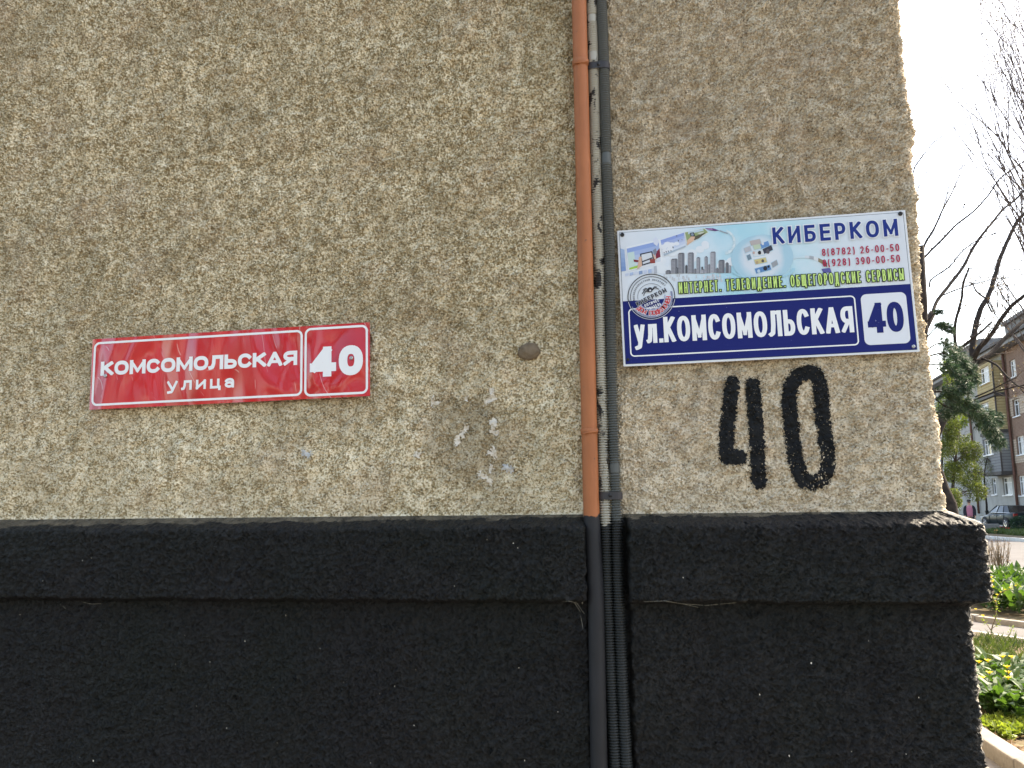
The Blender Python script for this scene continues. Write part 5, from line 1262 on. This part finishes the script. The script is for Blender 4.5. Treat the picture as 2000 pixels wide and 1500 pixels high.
# sapling with yellow blossom
Yp = gnd(1934, 1248).y; p = gnd(1934, 1248); t = empty('flowering_sapling', p, 'thin sapling with yellow blossoms next to the plinth belt', 'shrub')
stem_m = simple('sapling_bark', (0.10, 0.075, 0.045, 1), (0.16, 0.12, 0.07, 1), 12, .8)
st = [([(1934, 1248), (1938, 1225), (1945, 1205), (1946, 1185), (1946, 1170)], 3.2, 2.2), ([(1946, 1180), (1938, 1165), (1935, 1150), (1938, 1135)], 2.2, 1.2), ([(1946, 1172), (1952, 1160), (1960, 1155), (1975, 1150), (1990, 1142)], 2, 1), ([(1935, 1230), (1928, 1220), (1920, 1208)], 2, 1.2), ([(1937, 1228), (1945, 1222), (1952, 1216)], 1.6, 1), ([(1946, 1178), (1942, 1172), (1934, 1172)], 1.4, .8), ([(1966, 1250), (1974, 1235), (1978, 1224)], 1.8, 1)]
tips = []
for pxs, w0, w1 in st:
    b = MB(); sm, sr = limb_px(b, pxs, Yp, w0, w1, RG.uniform(-.15, .15), 6); reloc(b, t).build('stem', stem_m, t, True); tips += sm[len(sm) // 2:]
for x, y, s_ in ((1920, 1203, .032), (1938, 1136, .03), (1948, 1162, .028), (1941, 1146, .026), (1973, 1148, .022), (1984, 1144, .02), (1955, 1157, .02), (1963, 1152, .018), (1944, 1174, .02), (1936, 1128, .03), (1906, 1190, .024), (1994, 1252, .04)):
    flower(t, at(x, y, Yp), s_, M['petal'])
b = MB()
for q in tips:
    for k in range(3): leaf_quad(b, q + rv() * .02, rv() + Vector((0, 0, .4)), rv(), RG.uniform(.03, .05), .014)
reloc(b, t).build('young_leaves', M['low_leaf'], t)['kind'] = 'stuff'
# tulips, clipped shrub and concrete block on the far verge
for i, (x, y) in enumerate(((1955, 1034), (1960, 1034.5), (1966, 1036.5), (1971, 1037))):
    q = gnd(x, y + 5, .06); t = empty('tulip', q, ('leftmost of the four red tulips on the far verge', 'second red tulip from the left on the far verge', 'third red tulip from the left on the far verge', 'rightmost of the four red tulips on the far verge')[i], 'flower', 'red tulips'); b = MB(); b.tube([q, q + Vector((0, 0, .26))], .008, 5); reloc(b, t).build('stem', M['grass'], t)
    flower(t, q + Vector((0, 0, .26)), .09, M['petal_red'])
q = gnd(1996, 1039, .06); t = empty('rounded_shrub', q, 'rounded dark green shrub on the far verge at the right edge', 'shrub'); lf = MB()
for k in range(1500):
    d = rv().normalized(); rr_ = .52 * (1 + .18 * mn.noise(d * 3)) * RG.uniform(.75, 1.0); leaf_quad(lf, q + Vector((d.x * rr_, d.y * rr_, .42 + d.z * rr_ * .85)), d + rv() * .7, rv(), .09, .05)
reloc(lf, t).build('foliage', M['pine'], t)['kind'] = 'stuff'; b = MB().tube([q, q + Vector((0, 0, .5))], [.03, .02], 6); reloc(b, t).build('stem', M['bark'], t)
a, c = gnd(1924, 1037, .06), gnd(1953, 1037, .06); t = empty('concrete_block', (a + c) / 2, 'rough grey concrete block lying in front of the dark car', 'concrete block')
d = (c - a); wd = d.length; d.normalize(); nn = Vector((-d.y, d.x, 0)); Mx = Matrix(((d.x, nn.x, 0, 0), (d.y, nn.y, 0, 0), (0, 0, 1, 0), (0, 0, 0, 1)))
MB().box(-wd / 2, wd / 2, 0, .5, -.05, .40, M=Mx).build('block', M['concrete'], t, bevel=.03); MB().box(-wd / 2 + .1, wd / 2 - .1, -.06, -.003, -.05, .12, M=Mx).build('footing', M['kerb'], t, bevel=.02)
low = empty('low_wall', at(1930, 1015, 55), 'low grey wall running behind the car and the pedestrian', 'wall')
low.location = AH + NH * .7 + Vector((0, 0, .05)); low.rotation_euler = (0, 0, math.atan2(UH.y, UH.x))
for k in range(12): MB().box(-13 + k * 4, -9.03 + k * 4, -.12, .12, 0, .75).box(-13 + k * 4, -9.03 + k * 4, -.16, .16, .751, .82).build('wall_section', M['render_grey'], low)

# ================================================================== parked car
def car(pos, heading):
    c = empty('parked_car', pos, 'dark green black sedan parked in front of the far house', 'car'); c.rotation_euler = (0, 0, heading)
    paint = MT('dark_car_paint', .35, .2, (0.008, 0.016, 0.017, 1)); paint.b.inputs['Coat Weight'].default_value = 0.1; paint.col(paint.ramp(paint.noise(2), ((.3, (0.007, 0.014, 0.015, 1)), (.7, (0.011, 0.020, 0.021, 1))))); paint = paint.m
    glass = MT('car_glass', .05, .5, (0.012, 0.014, 0.015, 1)); glass.col(glass.ramp(glass.noise(1.5), ((.3, (0.01, 0.012, 0.013, 1)), (.7, (0.02, 0.023, 0.024, 1))))); glass = glass.m
    chrome = flat('car_chrome', (0.7, 0.7, 0.7, 1), .15, .5, 1.0); rubber = flat('tyre_rubber', (0.015, 0.015, 0.015, 1), .8); lamp_r = flat('tail_lamp', (0.25, 0.01, 0.01, 1), .2); lamp_w = flat('head_lamp', (0.6, 0.62, 0.63, 1), .15)
    # lower body: stations along x (front +), half width, sill z, shoulder z
    ST = [(2.30, .62, .38, .58), (2.22, .76, .26, .68), (1.95, .84, .22, .76), (1.4, .885, .20, .85), (.75, .90, .20, .92), (0, .905, .20, .94), (-.8, .905, .20, .96), (-1.5, .89, .20, .99), (-2.0, .85, .24, 1.0), (-2.26, .78, .30, .96), (-2.34, .66, .42, .84)]
    b = MB(); sec = []
    for x, w, z0, z1 in ST:
        h = z1 - z0; half = [(w * .86, z0), (w * .97, z0 + h * .18), (w, z0 + h * .5), (w * .985, z0 + h * .78), (w * .93, z0 + h * .93), (w * .80, z1), (0, z1 + .03)]
        ring = [(x, y, z) for y, z in half] + [(x, -y, z) for y, z in half[-2::-1]]; sec.append(ring)
    base = len(b.v); n = len(sec[0])
    for r_ in sec: b.v += r_
    for i in range(len(sec) - 1):
        for j in range(n - 1): b.f.append((i * n + j, i * n + j + 1, (i + 1) * n + j + 1, (i + 1) * n + j)); b.m.append(0); b.c.append((1, 1, 1))
        b.f.append((i * n + n - 1, i * n, (i + 1) * n, (i + 1) * n + n - 1)); b.m.append(0); b.c.append((1, 1, 1))
    b.poly(sec[0]); b.poly(sec[-1][::-1])
    o = b.build('body', paint, c, True)
    # cabin: lower ring at shoulder, upper ring at roof
    lo = [(1.02, .80), (-.2, .84), (-1.1, .83), (-1.78, .74)]; hi = [(.22, .58), (-.2, .62), (-.75, .61), (-1.12, .56)]; zl, zh = .965, 1.41
    b = MB(); roof = [(x, y, zh + (.03 if abs(x) < .5 else 0)) for x, y in hi] + [(x, -y, zh + (.03 if abs(x) < .5 else 0)) for x, y in hi[::-1]]; b.poly(roof)
    rr_ = b.build('roof', paint, c); md = rr_.modifiers.new('solid', 'SOLIDIFY'); md.thickness = .04
    def pane(name, q, par=c): return MB().poly(q).build(name, glass, par)
    zz_ = lambda x, y, z: (x, y, z)
    for sg in (1, -1):
        for i in range(3):
            a0, a1, h0, h1 = lo[i], lo[i + 1], hi[i], hi[i + 1]; s_ = .04
            q = [(a0[0] - s_ * (i > 0), a0[1] * sg, zl), (a1[0] + s_, a1[1] * sg, zl), (h1[0] + s_ * .5, h1[1] * sg, zh), (h0[0] - s_ * (i > 0) * .5, h0[1] * sg, zh)]; pane('side_window', q if sg < 0 else q[::-1])
            MB().tube([(a1[0], a1[1] * sg, zl - .02), (h1[0], h1[1] * sg, zh)], .038, 6).build('pillar', paint, c, True)
        MB().tube([(lo[0][0], lo[0][1] * sg, zl - .02), (hi[0][0], hi[0][1] * sg, zh)], .04, 6).build('pillar', paint, c, True)
        MB().tube([(x, y * sg * 1.012, zl + .005) for x, y in lo], .016, 5).build('window_trim', chrome, c, True)
        b = MB(); b.box(.62, .80, (.93 if sg > 0 else -1.12), (1.12 if sg > 0 else -.93), .98, 1.12); mi = b.build('mirror', paint, c, bevel=.03)
        for x in (.15, -.85):
            d_ = MB().box(x - .10, x + .10, sg * .905 - .012, sg * .905 + .012, .78, .81).build('door_handle', chrome, c, bevel=.005)
        for x0 in (.72, -.30, -1.2): MB().box(x0 - .005, x0 + .005, sg * .9 - .012, sg * .9 + .012, .30, .90).build('door_seam', rubber, c)
        MB().box(2.08, 2.22, sg * .68 - .12, sg * .68 + .12, .60, .72).build('headlight', lamp_w, c, bevel=.03); MB().box(-2.34, -2.2, sg * .68 - .13, sg * .68 + .13, .74, .92).build('tail_light', lamp_r, c, bevel=.03)
        for x in (1.42, -1.38):
            T = Matrix.Translation((x, sg * .80, .325)) @ Matrix.Rotation(R(-90 * sg), 4, 'X')
            w = MB().lathe([(.20, -.09), (.315, -.10), (.325, -.05), (.325, .05), (.315, .10), (.22, .11)], 24, T).build('wheel', rubber, c, True)
            MB().lathe([(.22, .09), (.215, .115), (.06, .10), (.05, .125)], 20, T).build('rim', chrome, w)
            for k in range(5):
                a = k * 2 * math.pi / 5; q = [T @ Vector((math.cos(a + e) * r_, math.sin(a + e) * r_, .118)) for r_, e in ((.05, -.3), (.21, -.12), (.21, .12), (.05, .3))]; MB().poly(q if sg > 0 else q[::-1]).build('spoke', lamp_w, w)
            MB().lathe([(.40, .085), (.40, .10), (.335, .10), (.335, .085)], 24, T).build('wheel_arch', rubber, c)
    pane('windscreen', [(lo[0][0], -lo[0][1] + .03, zl), (lo[0][0], lo[0][1] - .03, zl), (hi[0][0], hi[0][1] - .03, zh), (hi[0][0], -hi[0][1] + .03, zh)]); pane('rear_window', [(lo[3][0], lo[3][1] - .03, zl + .02), (lo[3][0], -lo[3][1] + .03, zl + .02), (hi[3][0], -hi[3][1] + .03, zh), (hi[3][0], hi[3][1] - .03, zh)])
    MB().box(-2.38, -2.32, -.26, .26, .60, .71).build('number_plate', lamp_w, c)
    return c
rw = gnd(1968, 1032, .056)
vd = (rw - Vector((CAM.x, CAM.y, rw.z))).normalized()
hd = math.atan2(vd.y, vd.x) + R(25)
hv = Vector((math.cos(hd), math.sin(hd), 0)); sdv = Vector((-hv.y, hv.x, 0))
car(rw + hv * 1.38 - sdv * .8, hd)

# ================================================================== pedestrian
pm = gnd(1894, 1033, .25); pm = at(1894, 1000, 47.0); pm.z = .055
man = empty('person', pm, 'pedestrian in dark jacket and pink shirt, wearing sunglasses and a cap', 'person'); man.rotation_euler = (0, 0, math.atan2(CAM.y - pm.y, CAM.x - pm.x) + math.pi / 2)
def skinned(name, verts, edges, radii, mat, sub=2):
    me = bpy.data.meshes.new(name); me.from_pydata(verts, edges, []); o = bpy.data.objects.new(name, me); COL.objects.link(o)
    md = o.modifiers.new('skin', 'SKIN'); md.use_smooth_shade = True
    for i, sv_ in enumerate(me.skin_vertices[0].data): sv_.radius = radii[i] if hasattr(radii[i], '__len__') else (radii[i], radii[i]); sv_.use_root = (i == 0)
    sb = o.modifiers.new('sub', 'SUBSURF'); sb.levels = sub; sb.render_levels = sub
    bpy.context.view_layer.update(); ev = o.evaluated_get(bpy.context.evaluated_depsgraph_get()); nm = bpy.data.meshes.new_from_object(ev); bpy.data.objects.remove(o); nm.name = name
    nm.materials.clear(); nm.materials.append(mat); r_ = bpy.data.objects.new(name, nm); COL.objects.link(r_); r_.parent = man; return r_
skinm = simple('skin', (0.42, 0.24, 0.17, 1), (0.48, 0.29, 0.21, 1), 9, .6); jkt = simple('dark_jacket', (0.012, 0.011, 0.018, 1), (0.02, 0.018, 0.026, 1), 20, .85); shirt = simple('pink_shirt', (0.34, 0.11, 0.16, 1), (0.42, 0.17, 0.22, 1), 30, .9); trs = simple('dark_trousers', (0.02, 0.02, 0.028, 1), (0.03, 0.03, 0.04, 1), 20, .85); capm = simple('dark_cap', (0.018, 0.012, 0.014, 1), (0.03, 0.02, 0.022, 1), 20, .8); shoe = simple('black_shoes', (0.012, 0.012, 0.012, 1), (0.02, 0.02, 0.02, 1), 20, .4)
# skeleton: faces -y
V_ = [(0, 0, .92), (0, 0, 1.10), (0, -.01, 1.28), (0, 0, 1.42), (0, 0, 1.50), (0, -.02, 1.60), (0, -.015, 1.69)]
Ed = [(0, 1), (1, 2), (2, 3), (3, 4), (4, 5), (5, 6)]; Rd = [(.15, .11), (.15, .11), (.17, .115), (.12, .09), .055, (.078, .095), (.07, .085)]
for sg in (-1, 1):
    k = len(V_); V_ += [(sg * .19, 0, 1.40), (sg * .25, .02, 1.14), (sg * .24, -.06, .90), (sg * .235, -.08, .82)]; Ed += [(3, k), (k, k + 1), (k + 1, k + 2), (k + 2, k + 3)]; Rd += [.062, .045, .035, (.028, .04)]
    k2 = len(V_); ph = sg * .06
    for j, dx in enumerate((-.02, -.007, .007, .02)): V_ += [(sg * .235 + dx * .6, -.085 + dx, .755), (sg * .235 + dx * .6, -.095 + dx, .71 + abs(dx))]; Ed += [(k + 3, k2 + j * 2), (k2 + j * 2, k2 + j * 2 + 1)]; Rd += [.009, .008]
    k3 = len(V_); V_ += [(sg * .225, -.12, .80), (sg * .225, -.135, .765)]; Ed += [(k + 3, k3), (k3, k3 + 1)]; Rd += [.010, .008]
    k4 = len(V_); V_ += [(sg * .10, ph * .3, .86), (sg * .105, -ph * .6 - .02, .48), (sg * .11, ph * .9, .09), (sg * .115, ph * .9 - .12, .04)]; Ed += [(0, k4), (k4, k4 + 1), (k4 + 1, k4 + 2), (k4 + 2, k4 + 3)]; Rd += [.085, .055, .04, (.04, .03)]
skinned('body', V_, Ed, Rd, skinm)
skinned('shirt', [(0, 0, .84), (0, 0, .96), (0, -.005, 1.10), (0, -.012, 1.28), (0, -.005, 1.42), (0, .005, 1.50)], [(0, 1), (1, 2), (2, 3), (3, 4), (4, 5)], [(.19, .15), (.185, .15), (.19, .15), (.205, .155), (.18, .125), (.085, .08)], shirt, 1)
for sg in (-1, 1):
    tv2 = [(sg * .125, .012, .86), (sg * .12, .012, 1.18), (sg * .12, .012, 1.34), (sg * .15, .005, 1.41), (sg * .205, .005, 1.39), (sg * .26, .02, 1.14), (sg * .248, -.055, .90)]
    skinned('jacket_side', tv2, [(i, i + 1) for i in range(6)], [(.095, .155), (.095, .155), (.10, .158), (.09, .125), .085, .064, .052], jkt)
skinned('jacket_back', [(0, .075, .98), (0, .075, 1.2), (0, .06, 1.42)], [(0, 1), (1, 2)], [(.13, .08), (.13, .08), (.12, .06)], jkt)
tv = [(0, 0, .95)]; te = []; tr_ = [(.17, .14)]
for sg in (-1, 1):
    ph = sg * .06; k = len(tv); tv += [(sg * .10, ph * .3, .82), (sg * .107, -ph * .6 - .02, .48), (sg * .112, ph * .9, .11)]; te += [(0, k), (k, k + 1), (k + 1, k + 2)]; tr_ += [(.115, .125), .08, .068]
skinned('trousers', tv, te, tr_, trs)
for sg in (-1, 1):
    ph = sg * .06
    skinned('shoe', [(sg * .112, ph * .9 + .03, .05), (sg * .115, ph * .9 - .08, .045), (sg * .118, ph * .9 - .17, .035)], [(0, 1), (1, 2)], [(.05, .05), (.05, .045), (.04, .032)], shoe, 1)
    MB().lathe([(.022, -.012), (.026, 0), (.018, .012)], 10, Matrix.Translation((sg * .083, 0, 1.615)) @ Matrix.Rotation(R(90), 4, 'Y')).build('ear', skinm, man, True)
    MB().lathe([(.026, 0), (.026, .006), (.02, .010)], 12, Matrix.Translation((sg * .034, -.096, 1.635)) @ Matrix.Rotation(R(90), 4, 'X') ).build('sunglass_lens', shoe, man)
MB().tube([(-.08, -.02, 1.64), (-.075, -.085, 1.64), (0, -.108, 1.64), (.075, -.085, 1.64), (.08, -.02, 1.64)], .006, 6).build('sunglass_frame', shoe, man, True)
skinned('nose', [(0, -.095, 1.635), (0, -.118, 1.60)], [(0, 1)], [.010, .014], skinm, 1); MB().tube([(-.025, -.104, 1.562), (0, -.110, 1.560), (.025, -.104, 1.562)], .006, 6).build('mouth', simple('lips', (.32, .12, .10, 1), (.36, .15, .12, 1), 20), man, True)
b = MB(); b.lathe([(.098, 0), (.104, .03), (.098, .07), (.070, .10), (.03, .112)], 20, Matrix.Translation((0, -.005, 1.675))); b.poly([(.085 * math.cos(a), -.06 - .12 * math.sin(a), 1.685) for a in [math.pi * i / 10 for i in range(11)]]); b.build('cap', capm, man, True)
